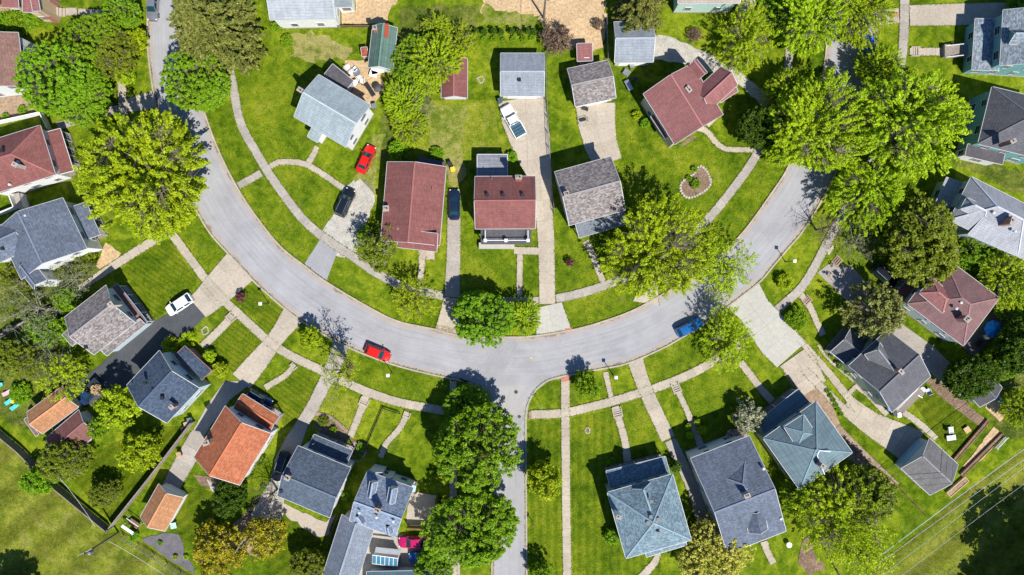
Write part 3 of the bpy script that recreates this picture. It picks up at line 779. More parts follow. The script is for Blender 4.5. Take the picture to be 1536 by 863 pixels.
def fence(name, pts, label, h=1.7, mat=None, postm=None, kind='panel', step=2.4, gapz=.06, group=None, th=.05):
    P = [W(a, b) for a, b in pts]; rt = root(name, P[0], label, 'fence', group)
    for p, q in zip(P, P[1:]):
        n = max(1, round((q - p).length / step)); d = (q - p) / n; u = d.normalized(); v = Z.cross(u)
        for i in range(n + 1):
            if i == n and q is not P[-1]: continue
            m = MB(); m.box(p + d * i + Z * (h + .08) / 2, .05, .05, (h + .08) / 2, u, v); m.build('post', postm or mat, rt)
        for i in range(n):
            a = p + d * i; c = a + d / 2
            if kind == 'panel':
                m = MB(); m.box(c + Z * (h / 2 + gapz), d.length / 2 - .06, th / 2, h / 2 - gapz, u, v); m.build('panel', mat, rt)
                m = MB(); m.box(c + Z * (h + .03), d.length / 2 - .05, .07, .025, u, v); m.build('rail', mat, rt)
            elif kind == 'rails':
                for z in (.35, .75, h - .05):
                    m = MB(); m.box(c + Z * z, d.length / 2 - .05, .025, .06, u, v); m.build('rail', mat, rt)
            else:                     # chain link
                m = MB(); m.beam(a + Z * h, a + d + Z * h, .045, .045); m.build('rail', mat, rt)
                m = MB(); k = int(d.length / .16)
                for j in range(k):
                    s = a + u * (j * .16)
                    e = min(d.length, j * .16 + h * .45)
                    m.beam(s + Z * .05, a + u * e + Z * h, .012, .012)
                    e0 = max(0, j * .16 - h * .45); m.beam(s + Z * .05, a + u * e0 + Z * h, .012, .012)
                tag(m.build('wire_mesh', mat, rt), kind='stuff')
    return rt
def steps(px, py, ang, w, n, label, mat=None, tread=.34, group='concrete steps on the front paths', rise=.15):
    """n treads climbing away from the street; ang = uphill direction in photo terms"""
    b = W(px, py); u = Vector((math.cos(math.radians(ang)), math.sin(math.radians(ang)), 0)); v = Z.cross(u)
    rt = root('front_steps', b, label, 'steps', group)
    for i in range(n):
        z = .06 + rise * .35 * (i + 1)
        m = MB(); m.box(b + u * (tread * (i + .5)) + Z * z / 2, tread / 2 - .055, w / 2, z / 2, u, v); m.build('step', mat or M_CONC, rt)
    for s in (-1, 1):
        m = MB(); m.box(b + u * tread * n / 2 + v * s * (w / 2 + .07) + Z * .16, tread * n / 2 + .05, .07, .17, u, v); m.build('side_wall', mat or M_CONC, rt)
def bin_(px, py, label, mat, lid=None, s=1.0, ang=0.3):
    b = W(px, py, .5); b.z = 0; rt = root('wheelie_bin', b, label, 'bin'); u = Vector((math.cos(ang), math.sin(ang), 0)); v = Z.cross(u)
    m = MB(); n = 0
    lo = [b + u * x * .24 * s + v * y * .27 * s + Z * .08 for x, y in ((-1, -1), (1, -1), (1, 1), (-1, 1))]; hi = [b + u * x * .31 * s + v * y * .36 * s + Z * s for x, y in ((-1, -1), (1, -1), (1, 1), (-1, 1))]
    for i in range(4): j = (i + 1) % 4; m.quad([lo[i], lo[j], hi[j], hi[i]])
    m.quad(lo[::-1]); m.quad(hi); m.build('body', mat, rt)
    m = MB(); m.box(b + Z * (s + .04), .34 * s, .4 * s, .04, u, v); m.box(b + u * .36 * s + Z * (s - .02), .05, .25 * s, .03, u, v); m.build('lid', lid or mat, rt)
    for k in (-1, 1): m = MB(); c = b - u * .22 * s + v * k * .26 * s + Z * .12; m.tube([c - v * .03, c + v * .03], .12, 10); m.build('wheel', M_TYRE, rt)
def chair(px, py, ang, label, mat, group=None, h=.45, s=1.0):
    b = W(px, py, .5); b.z = .03; rt = root('garden_chair', b, label, 'chair', group); u = Vector((math.cos(ang), math.sin(ang), 0)); v = Z.cross(u)
    m = MB(); m.box(b + Z * h, .27 * s, .27 * s, .03, u, v); m.build('seat', mat, rt)
    m = MB(); w = (Z * .94 - u * .34); w.normalize(); m.box(b - u * .3 * s + Z * (h + .3), .03, .27 * s, .3, w.cross(v) * -1, v, w); m.build('backrest', mat, rt)
    for x in (-1, 1):
        for y in (-1, 1): m = MB(); m.box(b + u * x * .23 * s + v * y * .23 * s + Z * h / 2, .02, .02, h / 2, u, v); m.build('leg', mat, rt)
        m = MB(); m.box(b + v * x * .29 * s + Z * (h + .2), .25 * s, .03, .02, u, v); m.build('armrest', mat, rt)
def lounger(px, py, ang, label, mat, group=None):
    b = W(px, py, .4); b.z = 0; rt = root('sun_lounger', b, label, 'lounger', group); u = Vector((math.cos(ang), math.sin(ang), 0)); v = Z.cross(u)
    m = MB(); m.box(b + Z * .3 + u * .3, .65, .32, .04, u, v); m.build('seat', mat, rt)
    w = (u * -.85 + Z * .5).normalized(); m = MB(); m.box(b - u * .68 + Z * .48, .36, .32, .035, w, v, w.cross(v)); m.build('backrest', mat, rt)
    for x in (-.8, .85):
        for y in (-1, 1): m = MB(); m.box(b + u * x + v * y * .28 + Z * .15, .03, .03, .15, u, v); m.build('leg', mat, rt)
def table(px, py, r, label, mat, h=.74, rect=None, ang=0.0, group=None, name='garden_table'):
    b = W(px, py, h); b.z = 0; rt = root(name, b, label, 'table', group); u = Vector((math.cos(ang), math.sin(ang), 0)); v = Z.cross(u)
    m = MB()
    if rect: m.box(b + Z * h, rect[0] / 2, rect[1] / 2, .03, u, v); r = min(rect) / 2
    else: m.cyl(b + Z * (h - .03), r, .06, 20)
    m.build('tabletop', mat, rt)
    for x in (-1, 1):
        for y in (-1, 1):
            m = MB(); hx = (rect[0] / 2 - .08) if rect else r * .6; hy = (rect[1] / 2 - .08) if rect else r * .6
            m.box(b + u * x * hx + v * y * hy + Z * (h / 2 - .03), .03, .03, h / 2 - .03, u, v); m.build('leg', mat, rt)
def umbrella(px, py, r, label, mat, h=2.5):
    b = W(px, py, h); b.z = 0; rt = root('patio_umbrella', b, label, 'umbrella')
    m = MB(); m.cyl(b, .03, h, 8); m.cyl(b, .25, .1, 12); m.build('pole', M_METAL, rt)
    n = 8
    for k in range(n):
        a0, a1 = 2 * math.pi * k / n, 2 * math.pi * (k + 1) / n; q = lambda a, rr, z: b + Vector((math.cos(a) * rr, math.sin(a) * rr, z))
        m = MB(); am = (a0 + a1) / 2; m.quad([q(a0, r, h - .5), q(am, r * .9, h - .56), q(a1, r, h - .5), q(0, 0, h)]); m.quad([q(0, 0, h - .02), q(a1, r, h - .52), q(am, r * .9, h - .58), q(a0, r, h - .52)])
        m.build('canopy_panel', mat, rt)
def raised_bed(px, py, L, w, ang, label, mat, fill, h=.45, group=None):
    b = W(px, py, h); b.z = 0; rt = root('raised_bed', b, label, 'planter', group); u = Vector((math.cos(ang), math.sin(ang), 0)); v = Z.cross(u)
    for s in (-1, 1):
        m = MB(); m.box(b + v * s * w / 2 + Z * h / 2, L / 2 + .05, .07, h / 2, u, v); m.build('board', mat, rt)
        m = MB(); m.box(b + u * s * L / 2 + Z * h / 2, .06, w / 2 - .07, h / 2 - .004, u, v); m.build('board', mat, rt)
    m = MB(); m.box(b + Z * (h * .4), L / 2 - .06, w / 2 - .07, h * .4, u, v); m.build('soil', fill, rt)
def utility_pole(bx, by, h, ang, label, transformer=True, arm=True):
    b = W(bx, by); rt = root('utility_pole', b, label, 'utility pole', 'wooden utility poles'); u = Vector((math.cos(ang), math.sin(ang), 0)); v = Z.cross(u)
    m = MB(); m.cyl(b, .17, h, 10, .11); m.build('pole', M_BARK, rt)
    if arm:
        m = MB(); m.box(b + Z * (h - .5) + v * .16, 1.2, .06, .07, u, v); cb = m.build('crossarm', M_WOOD, rt)
        for k in (-1.1, -.5, .5, 1.1):
            m = MB(); m.cyl(b + u * k + Z * (h - .42) + v * .16, .05, .2, 8, .03); m.build('insulator', M_WHITE, cb)
    if transformer:
        m = MB(); m.cyl(b + v * -.4 + Z * (h - 2.1), .27, .95, 14); t = m.build('transformer', M_METAL, rt)
        m = MB(); m.cyl(b + v * -.4 + Z * (h - 1.15), .05, .2, 8); m.build('bushing', M_WHITE, t)
    return b, u, v
def wire(name, A, B, label, r=.02, sag=.6, mat=None, group='overhead power lines'):
    m = MB(); pts = [A.lerp(B, t / 14) - Z * sag * 4 * (t / 14) * (1 - t / 14) for t in range(15)]
    m.tube(pts, r, 4); return tag(m.build(name, mat or M_METAL), label, 'cable', group)

# ================================================================== THE GROUND
mb = MB(); mb.quad([(-1500, -1500, 0), (1500, -1500, 0), (1500, 1500, 0), (-1500, 1500, 0)])
tag(mb.build('ground', M_GRASS), kind='structure')
# lawns of differing cut and colour
LAWNS = [
 ('lawn', M_LAWN, [(340, 95), (352, 150), (369, 200), (400, 250), (425, 243), (457, 243), (463, 205), (434, 171), (444, 134), (470, 108), (505, 95), (430, 95), (400, 60), (400, 12), (370, 12), (350, 60)]),
 ('lawn', M_LAWN, [(316, 175), (345, 172), (362, 206), (378, 238), (398, 262), (420, 294), (440, 322), (480, 362), (455, 392), (436, 384), (400, 346), (368, 302), (341, 252), (325, 215)]),
 ('lawn', M_LAWN, [(412, 252), (432, 250), (465, 262), (509, 290), (500, 320), (484, 346), (462, 333), (440, 302), (425, 275)]),
 ('lawn', M_LAWNB, [(620, 150), (740, 150), (748, 200), (770, 232), (770, 262), (712, 262), (712, 232), (668, 240), (600, 235), (600, 200)]),
 ('lawn', M_LAWN, [(835, 350), (870, 362), (892, 400), (900, 425), (835, 442)]), ('lawn', M_LAWN, [(692, 350), (728, 375), (772, 400), (776, 444), (700, 446), (692, 400)]),
 ('lawn', M_LAWN, [(854, 458), (922, 432), (945, 424), (950, 455), (900, 482), (862, 493)]),
 ('lawn', M_LAWN, [(930, 100), (960, 130), (985, 190), (1010, 220), (1040, 206), (1090, 230), (1120, 235), (1120, 252), (1060, 325), (980, 395), (905, 420), (900, 380), (940, 330), (920, 210)]),
 ('lawn', M_LAWN, [(1137, 245), (1170, 268), (1120, 340), (1090, 374), (1050, 410), (990, 435), (975, 425), (1060, 342)]),
 ('lawn', M_STRIPE, [(368, 422), (425, 465), (404, 499), (346, 445)]), ('lawn', M_STRIPE, [(356, 478), (396, 512), (358, 570), (318, 520)]),
 ('lawn', M_STRIPE, [(182, 404), (254, 356), (296, 424), (240, 474), (222, 480), (200, 430)]), ('lawn', M_LAWN, [(262, 345), (312, 332), (340, 376), (300, 408)]),
 ('lawn', M_LAWNB, [(476, 574), (544, 600), (520, 652), (476, 618)]), ('lawn', M_STRIPE, [(404, 580), (448, 553), (478, 574), (440, 640), (425, 640)]),
 ('lawn', M_LAWN, [(545, 530), (600, 551), (680, 570), (672, 608), (560, 586), (520, 566)]),
 ('lawn', M_STRIPE3, [(795, 632), (840, 630), (842, 863), (796, 863)]), ('lawn', M_STRIPE3, [(857, 628), (922, 614), (938, 670), (1000, 700), (990, 863), (860, 863)]),
 ('lawn', M_LAWN, [(932, 612), (960, 596), (990, 662), (945, 672)]), ('lawn', M_LAWN, [(1022, 578), (1105, 548), (1136, 590), (1090, 660), (1048, 648)]),
 ('lawn', M_LAWN, [(968, 538), (1020, 510), (1088, 470), (1108, 500), (1040, 545), (982, 574)]),
 ('lawn', M_STRIPE2, [(118, 690), (225, 640), (285, 640), (168, 785), (105, 715)]), ('lawn', M_STRIPE2, [(1360, 590), (1376, 565), (1470, 640), (1440, 690), (1405, 655)]),
 ('lawn', M_STRIPE2, [(280, 730), (330, 740), (360, 760), (300, 820), (255, 800)]), ('lawn', M_STRIPE2, [(430, 770), (490, 812), (470, 863), (400, 863), (410, 790)]),
 ('field', M_FIELD, [(-60, 600), (35, 674), (80, 722), (165, 800), (192, 800), (300, 872), (300, 980), (-200, 980), (-200, 560)]),
 ('field', M_FIELD, [(1375, 800), (1420, 760), (1560, 655), (1700, 560), (1800, 1000), (1270, 1000), (1280, 880)]),
 ('rough_ground', M_ROUGH, [(0, 400), (90, 400), (160, 400), (110, 450), (100, 520), (140, 560), (100, 640), (30, 640), (-60, 600), (-60, 400)]),
 ('rough_ground', M_ROUGH, [(1420, 400), (1450, 380), (1600, 400), (1600, 640), (1500, 660), (1480, 610), (1500, 500)]),
 ('rough_ground', M_ROUGH, [(1415, 236), (1500, 250), (1600, 270), (1600, 330), (1540, 296), (1445, 250)]),
 ('rough_ground', M_ROUGH, [(560, 240), (600, 10), (720, 10), (715, 60), (650, 90), (640, 200), (600, 235)]),
]
for i, (n, m, p) in enumerate(LAWNS): sheet(n, p, m, 0.004 + 0.001 * i)
SHEETS = [
 ('garden_bed', M_MULCH, [(877, 643), (883, 642), (885, 649), (879, 650)]), ('bare_earth', M_SOIL, [(670, 225), (690, 215), (700, 262), (682, 284), (671, 270)]), ('bare_earth', M_SOIL, [(1218, 600), (1226, 605), (1300, 690), (1285, 690), (1230, 632)]),
 ('straw_ground', M_STRAW, [(722, -30), (722, 18), (745, 22), (800, 24), (815, 34), (840, 60), (870, 78), (905, 75), (912, 40), (905, 0), (905, -30)]),
 ('straw_ground', M_STRAW, [(531, -20), (600, -20), (585, 20), (578, 38), (512, 40), (508, 20), (531, 16)]),
 ('straw_ground', M_STRAW, [(876, 80), (890, 95), (868, 96)]),
 ('patchy_ground', M_SOIL, [(440, 50), (470, 48), (505, 62), (530, 78), (525, 88), (470, 92), (438, 88)]),
 ('patchy_ground', M_PATCHY, [(640, 160), (700, 158), (690, 240), (648, 238)]), ('patchy_ground', M_PATCHY, [(725, 8), (812, 26), (800, 42), (725, 36)]),
 ('patio', M_STRAW, [(519, 92), (552, 90), (570, 104), (578, 130), (562, 160), (540, 170), (505, 122)]),
 ('bare_earth', M_DIRT, [(0, 145), (50, 140), (60, 165), (0, 185)]), ('bare_earth', M_STRAW, [(143, 400), (160, 365), (182, 380), (175, 392), (150, 404)]),
 ('gravel_drive', M_GRAVEL, [(541, 265), (562, 288), (563, 302), (553, 325), (546, 350), (536, 378), (520, 386), (504, 384), (484, 368), (483, 348), (501, 320), (515, 281)]),
 ('gravel_drive', M_PATCHY, [(541, 268), (530, 275), (545, 235), (560, 200), (580, 200), (566, 240), (563, 295)]),
 ('asphalt_apron', M_ASPHG, [(480, 360), (506, 378), (490, 421), (456, 397)]),
 ('gravel_drive', M_GRAVEL, [(981, 51), (1005, 55), (1028, 66), (1063, 81), (1100, 102), (1155, 143), (1200, 195), (1190, 215), (1150, 165), (1108, 128), (1070, 110), (1040, 98), (980, 90)]),
 ('driveway', M_ASPH, [(287, 453), (311, 472), (262, 520), (224, 560), (155, 606), (118, 612), (98, 590), (140, 556), (199, 506), (240, 477)]),
 ('driveway', M_CONCG, [(337, 572), (366, 572), (381, 572), (345, 600), (315, 640), (300, 665), (285, 655), (310, 610)]),
 ('driveway', M_CONCG, [(447, 630), (463, 636), (444, 690), (432, 720), (412, 720), (412, 690), (430, 655)]),
 ('gravel_yard', M_GRAVEL, [(412, 712), (436, 720), (428, 740), (420, 775), (400, 800), (380, 795), (370, 780), (395, 740)]),
 ('patio', M_CONC, [(420, 752), (488, 784), (505, 770), (492, 800), (478, 808), (425, 770), (412, 790), (404, 780)]),
 ('courtyard', M_CONCG, [(545, 780), (600, 800), (690, 830), (690, 890), (535, 890), (530, 860)]), ('patio', M_CONC, [(615, 735), (655, 742), (652, 790), (610, 785)]),
 ('driveway', M_DIRT, [(1176, 562), (1208, 552), (1236, 583), (1262, 640), (1345, 724), (1338, 732), (1300, 705), (1240, 670), (1215, 612)]),
 ('driveway', M_CONCG, [(1226, 409), (1243, 396), (1276, 399), (1308, 432), (1330, 470), (1400, 520), (1470, 590), (1440, 600), (1380, 545), (1300, 475), (1270, 452)]),
 ('side_yard', M_GRAVEL, [(1426, 400), (1445, 405), (1540, 475), (1540, 490), (1500, 470), (1440, 425)]),
 ('garden_bed', M_MULCH, [(1040, 262), (1052, 250), (1062, 258), (1066, 276), (1055, 290), (1035, 296), (1021, 288), (1022, 276), (1030, 265)]),
 ('garden_bed', M_MULCH, [(478, 622), (500, 630), (522, 652), (530, 662), (500, 662), (470, 642)]), ('garden_bed', M_MULCH, [(530, 660), (545, 665), (548, 680), (535, 690), (526, 678)]),
 ('garden_bed', M_MULCH, [(1384, 566), (1400, 568), (1440, 596), (1478, 628), (1482, 640), (1468, 640), (1440, 618), (1405, 590)]),
 ('gravel_bed', M_GREYGRAVEL, [(212, 808), (250, 799), (268, 802), (274, 815), (276, 830), (290, 850), (292, 862), (262, 845)]),
 ('garden_bed', M_MULCH, [(382, 170), (600, 0), (382, 170)]) if False else ('garden_bed', M_MULCH, [(293, 712), (300, 728), (320, 735), (350, 733), (372, 728), (360, 722), (330, 722), (308, 714)]),
 ('sand_yard', M_STRAW, [(1444, 700), (1490, 640), (1500, 650), (1488, 675), (1470, 690), (1452, 706)]), ('sand_yard', M_STRAW, [(1480, 600), (1500, 590), (1512, 620), (1500, 632), (1478, 612)]),
 ('stone_yard', M_GRAVEL, [(310, 720), (330, 732), (352, 735), (345, 745), (318, 738)]), ('garden_bed', M_MULCH, [(1205, 810), (1216, 800), (1222, 830), (1240, 850), (1215, 863), (1196, 845)]),
 ('garden_bed', M_DIRT, [(350, 785), (372, 765), (400, 800), (385, 835), (352, 820)]), ('garden_bed', M_DIRT, [(455, 420), (470, 400), (480, 420)]) if False else ('garden_bed', M_MULCH, [(966, 160), (995, 205), (1020, 222), (1045, 206), (1040, 202), (1018, 218), (998, 200), (972, 158)]),
 ('sand_yard', M_STRAW, [(1312, 702), (1325, 712), (1340, 722), (1330, 728), (1305, 714)]),
]
for i, (n, m, p) in enumerate(SHEETS): sheet(n, p, m, 0.042 + 0.0011 * i)

# ------------------------------------------------------------------ roads
OUT = [(221, -60), (222, 0), (222, 60), (225, 100), (232, 145), (243, 190), (262, 245), (288, 302), (314, 348), (342, 380), (362, 401), (380, 421), (397, 437), (426, 462), (454, 483), (497, 508), (543, 530), (600, 550), (662, 565), (702, 572), (760, 576), (822, 572), (852, 565), (900, 554), (942, 545), (993, 523), (1020, 508), (1058, 485), (1092, 460), (1138, 424), (1159, 400), (1180, 375), (1203, 348), (1229, 306), (1255, 255), (1280, 200), (1298, 150), (1310, 100), (1314, 60), (1314, 0), (1314, -60)]
INN = [(288, -60), (289, 0), (290, 60), (296, 120), (308, 171), (328, 225), (353, 276), (381, 320), (420, 369), (457, 399), (488, 422), (541, 454), (594, 481), (651, 494), (693, 504), (762, 506), (804, 504), (859, 495), (900, 484), (949, 466), (997, 440), (1045, 412), (1090, 374), (1122, 339), (1157, 290), (1178, 258), (1200, 210), (1220, 160), (1234, 110), (1240, 60), (1241, 0), (1241, -60)]
t = NT('road_asphalt'); uv = t.new('ShaderNodeUVMap').outputs[0]; sp = t.new('ShaderNodeSeparateXYZ'); t.l.new(uv, sp.inputs[0]); p = t.pos()
f1 = t.noise(p, 7, 4, 0.75); f2 = t.noise(p, 0.25, 5, 0.6); cb = t.new('ShaderNodeCombineXYZ')
t.l.new(t.math('MULTIPLY', sp.outputs[0], 0.06), cb.inputs[0]); t.l.new(t.math('MULTIPLY', sp.outputs[1], 16), cb.inputs[1]); f3 = t.noise(cb.outputs[0], 1.0, 4, 0.7)
a = t.ramp(f2, [(0.3, (0.262, 0.26, 0.27)), (0.7, (0.335, 0.332, 0.345))])
a = t.mix(1.0, a, t.ramp(f1, [(0.3, 0.9), (0.7, 1.07)]), 'MULTIPLY'); a = t.mix(1.0, a, t.ramp(f3, [(0.35, 0.9), (0.6, 1.04)]), 'MULTIPLY')
edge = t.math('MULTIPLY', t.math('ABSOLUTE', t.math('SUBTRACT', sp.outputs[1], 0.5)), 2.0)
ef = t.math('ADD', edge, t.math('MULTIPLY', t.math('SUBTRACT', t.noise(p, 0.8, 5, 0.7), 0.5), 0.5))
a = t.mix(t.ramp(ef, [(0.72, 0.0), (0.95, 0.85)]), a, (0.34, 0.27, 0.21))
ef2 = t.math('ADD', edge, t.math('MULTIPLY', t.math('SUBTRACT', t.noise(p, 0.33, 5, 0.75), 0.5), 0.9))
a = t.mix(t.ramp(ef2, [(0.94, 0.0), (1.06, 0.75)]), a, (0.17, 0.12, 0.085))
vor = t.new('ShaderNodeTexVoronoi', feature='DISTANCE_TO_EDGE'); vor.inputs['Scale'].default_value = 0.16
nz = t.new('ShaderNodeTexNoise'); nz.inputs['Scale'].default_value = 0.8; nz.inputs['Detail'].default_value = 5; t.l.new(p, nz.inputs['Vector'])
vm = t.new('ShaderNodeVectorMath', operation='MULTIPLY_ADD'); t.l.new(nz.outputs['Color'], vm.inputs[0]); vm.inputs[1].default_value = (3, 3, 3); t.l.new(p, vm.inputs[2]); t.l.new(vm.outputs[0], vor.inputs['Vector'])
a = t.mix(t.ramp(vor.outputs['Distance'], [(0.0, 0.2), (0.010, 0.0)]), a, (0.14, 0.14, 0.14))
t.bump(f1, 0.3, 0.02); M_ROAD = t.out(a, 0.9, 0, 0.25)
so = smooth_line([(W(a, b).x, W(a, b).y) for a, b in OUT]); si = smooth_line([(W(a, b).x, W(a, b).y) for a, b in INN])
ribbon('road', so, si, M_ROAD, 0.10, 120)
BL = [(690, 565), (712, 579), (728, 596), (736, 615), (739, 650), (739, 700), (740, 863), (740, 940)]; BR = [(852, 562), (822, 572), (804, 586), (794, 604), (790, 625), (790, 700), (791, 863), (791, 940)]
br = sheet('side_street', BL + BR[::-1], M_ROAD, 0.105)
uvs = br.data.uv_layers[0].data; me = br.data
for lp in me.loops:
    v = me.vertices[lp.vertex_index].co; x = v.x + br.location.x; y = v.y + br.location.y
    yc = -(y - W(0, 863).y); tt = min(1, max(0, (x - W(738, 0).x) / (53 * M))) if y < W(0, 640).y else .5
    uvs[lp.index].uv = (y, tt)
sheet('road_patch', [(716, 592), (733, 600), (736, 586), (757, 555), (777, 516), (772, 508), (762, 507), (740, 530), (714, 556), (708, 566)], M_ASPHG, 0.112)
sheet('road_patch', [(739, 579), (788, 578), (790, 622), (741, 622)], M_ASPHG if False else noisy('road_seam', (0.325, 0.315, 0.31), .1, 4), 0.110)
kerb(OUT[:20] + [(690, 568), (712, 579), (728, 596), (736, 615), (738, 650), (738, 863), (738, 940)])
kerb([(790, 940), (790, 863), (789, 700), (789, 625), (793, 604), (803, 586), (822, 571), (852, 563)] + OUT[23:])
kerb(INN)
for c, r in (((774, 588), .38), ((779, 625), .35), (( 797, 537), .18)):
    mb = MB(); mb.cyl(W(*c) + Z * .1, r, .02, 20); mb.build('manhole_frame', M_KERB); o = bpy.context.scene.collection.objects[-1]
    tag(o, None, None, None, 'structure'); mb = MB(); mb.cyl(W(*c) + Z * .11, r * .8, .018, 16); mb.build('manhole_cover', M_DARKMETAL if r > .3 else M_YEL, o)

# ------------------------------------------------------------------ pavements
w = 13
strip('sidewalk', [(336, 70, w), (343, 100, w), (350, 130, w), (358, 174, w), (368, 200, w), (386, 231, w), (402, 258, w), (425, 291, w), (450, 324, w), (475, 348, w), (500, 366, w), (532, 387, w), (565, 410, w), (605, 430, w), (640, 439, w), (665, 444, w)], M_CONCG)
strip('sidewalk', [(691, 447, w), (720, 450, w), (760, 452, w), (808, 452, w)], M_CONCG)
strip('sidewalk', [(834, 448, w), (860, 443, w), (900, 431, w), (946, 413, w), (980, 397, w), (1020, 368, w), (1060, 331, w), (1085, 302, w), (1105, 276, w), (1124, 250, w), (1138, 226, w), (1155, 195, 12), (1168, 160, 12), (1177, 128, 12), (1182, 98, 12), (1186, 50, 12), (1190, -10, 12)], M_CONCG)
strip('sidewalk', [(180, -20, w), (182, 60, w), (184, 148, w), (188, 190, w), (205, 240, w), (228, 300, w), (245, 332, w), (262, 356, w), (296, 402, w), (325, 440, w), (353, 466, w), (381, 492, w), (408, 516, w), (439, 535, w), (485, 557, w), (530, 579, w), (562, 592, w), (600, 604, w), (648, 613, w), (690, 620, w), (730, 624, w)], M_CONC)
strip('sidewalk', [(680, 572, 10), (680, 600, 11), (680, 700, 11), (680, 800, 11), (680, 880, 11)], M_CONC, slab=1.4, smooth=False, z=.054)
strip('sidewalk', [(797, 622, w), (842, 620, w), (880, 612, w), (919, 602, w), (961, 589, w), (1000, 576, w), (1044, 557, w), (1080, 536, w), (1110, 516, w)], M_CONC)
strip('sidewalk', [(1163, 467, w), (1180, 452, w), (1200, 434, w), (1218, 407, w), (1240, 365, w), (1270, 310, w), (1300, 255, w), (1322, 205, w), (1340, 155, w), (1349, 110, 13), (1355, 60, 14), (1357, -20, 14)], M_CONCG)
strip('sidewalk', [(848, 568, 13), (848, 620, 13), (849, 740, 12.5), (851, 880, 13)], M_CONC, slab=1.4, smooth=False, z=.054)

# ------------------------------------------------------------------ driveways and paths
def drive(*a, **k): k.setdefault('bed', M_JOINT); return strip(*a, **k)
drive('driveway', [(782, 148, 71), (784, 170, 70), (793, 200, 64), (800, 232, 52), (810, 262, 36), (815, 310, 26), (819, 350, 25), (820, 390, 24), (821, 456, 24)], M_CONC, slab=3.4, cols=2, smooth=False, z=.045)
drive('driveway_apron', [(822, 458, 42), (831, 499, 53)], M_CONCW, slab=4, cols=2, z=.05)
drive('driveway', [(681, 285, 19), (681, 340, 20), (680, 400, 21), (678, 446, 24)], M_CONCG, slab=3.2, smooth=False, z=.047)
drive('driveway_apron', [(678, 447, 24), (673, 498, 40)], M_CONC, slab=2.4, z=.05)
drive('driveway', [(361, 400, 56), (340, 421, 52), (314, 447, 44), (297, 462, 38)], M_CONC, slab=2.6, cols=2, smooth=False, z=.058)
drive('driveway', [(440, 473, 35), (414, 508, 22), (405, 520, 26), (385, 545, 32), (362, 572, 34)], M_CONC, slab=2.8, smooth=False, z=.058)
drive('driveway', [(300, 650, 26), (285, 680, 30), (266, 712, 28), (254, 738, 26)], M_CONCG, slab=2.8, smooth=False, z=.045)
drive('driveway', [(512, 516, 25), (503, 545, 24), (489, 572, 20), (470, 610, 19), (455, 634, 19)], M_CONCG, slab=2.4, smooth=False, z=.058)
drive('driveway', [(953, 541, 24), (962, 570, 21), (971, 592, 21), (1002, 658, 22)], M_CONC, slab=2.8, smooth=False, z=.058)
drive('driveway', [(1005, 660, 18), (1025, 700, 18), (1042, 740, 18), (1058, 790, 22), (1066, 815, 24)], M_CONCG, slab=2.8, smooth=False, z=.05)
drive('driveway', [(1114, 443, 60), (1135, 470, 48), (1157, 500, 62), (1186, 533, 56)], M_CONCW, slab=3.6, cols=2, smooth=False, z=.06, gap=.01)
drive('driveway', [(1190, 535, 50), (1205, 556, 50), (1222, 582, 40)], M_CONC, slab=2.4, cols=2, smooth=False, z=.046)
drive('driveway_track', [(1205, 553, 12), (1240, 590, 13), (1268, 618, 14)], M_CONC, slab=1.8, smooth=False, z=.05)
drive('driveway_track', [(1196, 506, 10), (1240, 556, 11), (1275, 600, 12), (1286, 614, 12)], M_CONC, slab=1.8, smooth=False, z=.05)
drive('driveway', [(1268, 606, 30), (1300, 632, 34), (1336, 652, 44), (1372, 672, 56)], M_CONC, slab=3.0, cols=2, smooth=False, z=.052)
drive('path', [(1352, 616, 9), (1380, 636, 10), (1404, 658, 8)], M_CONC, slab=1.4, smooth=False, z=.056)
drive('driveway', [(1364, 24, 31), (1400, 23, 32), (1450, 22, 33), (1545, 20, 34)], M_CONC, slab=3.2, smooth=False, z=.05)
drive('driveway_apron', [(1318, 26, 26), (1348, 24, 22)], M_CONC, slab=1.6, smooth=False, z=.05)
sheet('red_stained_slab', [(1330, 19), (1347, 19), (1347, 26), (1330, 26)], M_PAVER, .136)
drive('driveway', [(969, 455, 40), (972, 438, 30), (972, 416, 26)], M_CONC, slab=2, smooth=False, z=.05)
drive('driveway', [(233, 149, 26), (210, 155, 24), (188, 160, 20)], M_CONC, slab=2.4, smooth=False, z=.058)
drive('driveway', [(881, 62, 1), (881, 62.5, 1)], M_CONC) if False else None
drive('driveway', [(893, 156, 60), (893, 175, 58), (898, 205, 52), (905, 232, 46), (912, 245, 44)], M_CONC, slab=3.0, cols=2, smooth=False, z=.045)
def path(pts, mat=M_CONC, **k): k.setdefault('slab', 1.25); k.setdefault('z', .048); return strip('path', pts, mat, **k)
path([(358, 279, 11), (392, 260, 11)], M_CONCG)
path([(404, 251, 9), (412, 245, 9), (430, 243, 9), (457, 246, 9), (485, 262, 9), (514, 282, 9)], slab=1.6)
path([(462, 246, 10), (470, 233, 9), (476, 220, 8)])
path([(636, 378, 12), (633, 390, 10), (631, 418, 9), (630, 436, 9)], smooth=False); path([(628, 383, 14), (652, 383, 14)], smooth=False, z=.056)
path([(780, 381, 9), (779, 446, 9)]); path([(771, 376, 11), (808, 377, 11)], z=.056)
path([(878, 362, 10), (888, 380, 9), (897, 405, 9), (905, 424, 9)])
path([(1045, 192, 9), (1060, 197, 9), (1070, 210, 9), (1085, 223, 8), (1108, 225, 8), (1132, 225, 8)])
path([(86, 190, 12), (108, 184, 12), (139, 174, 12), (180, 163, 12)], M_CONCG, slab=1.6); path([(85, 18, 12), (116, 18, 12)]); path([(118, 18, 10), (178, 22, 10)])
path([(250, 349, 13), (210, 374, 13), (165, 403, 12), (115, 437, 10)], M_CONC, slab=1.7)
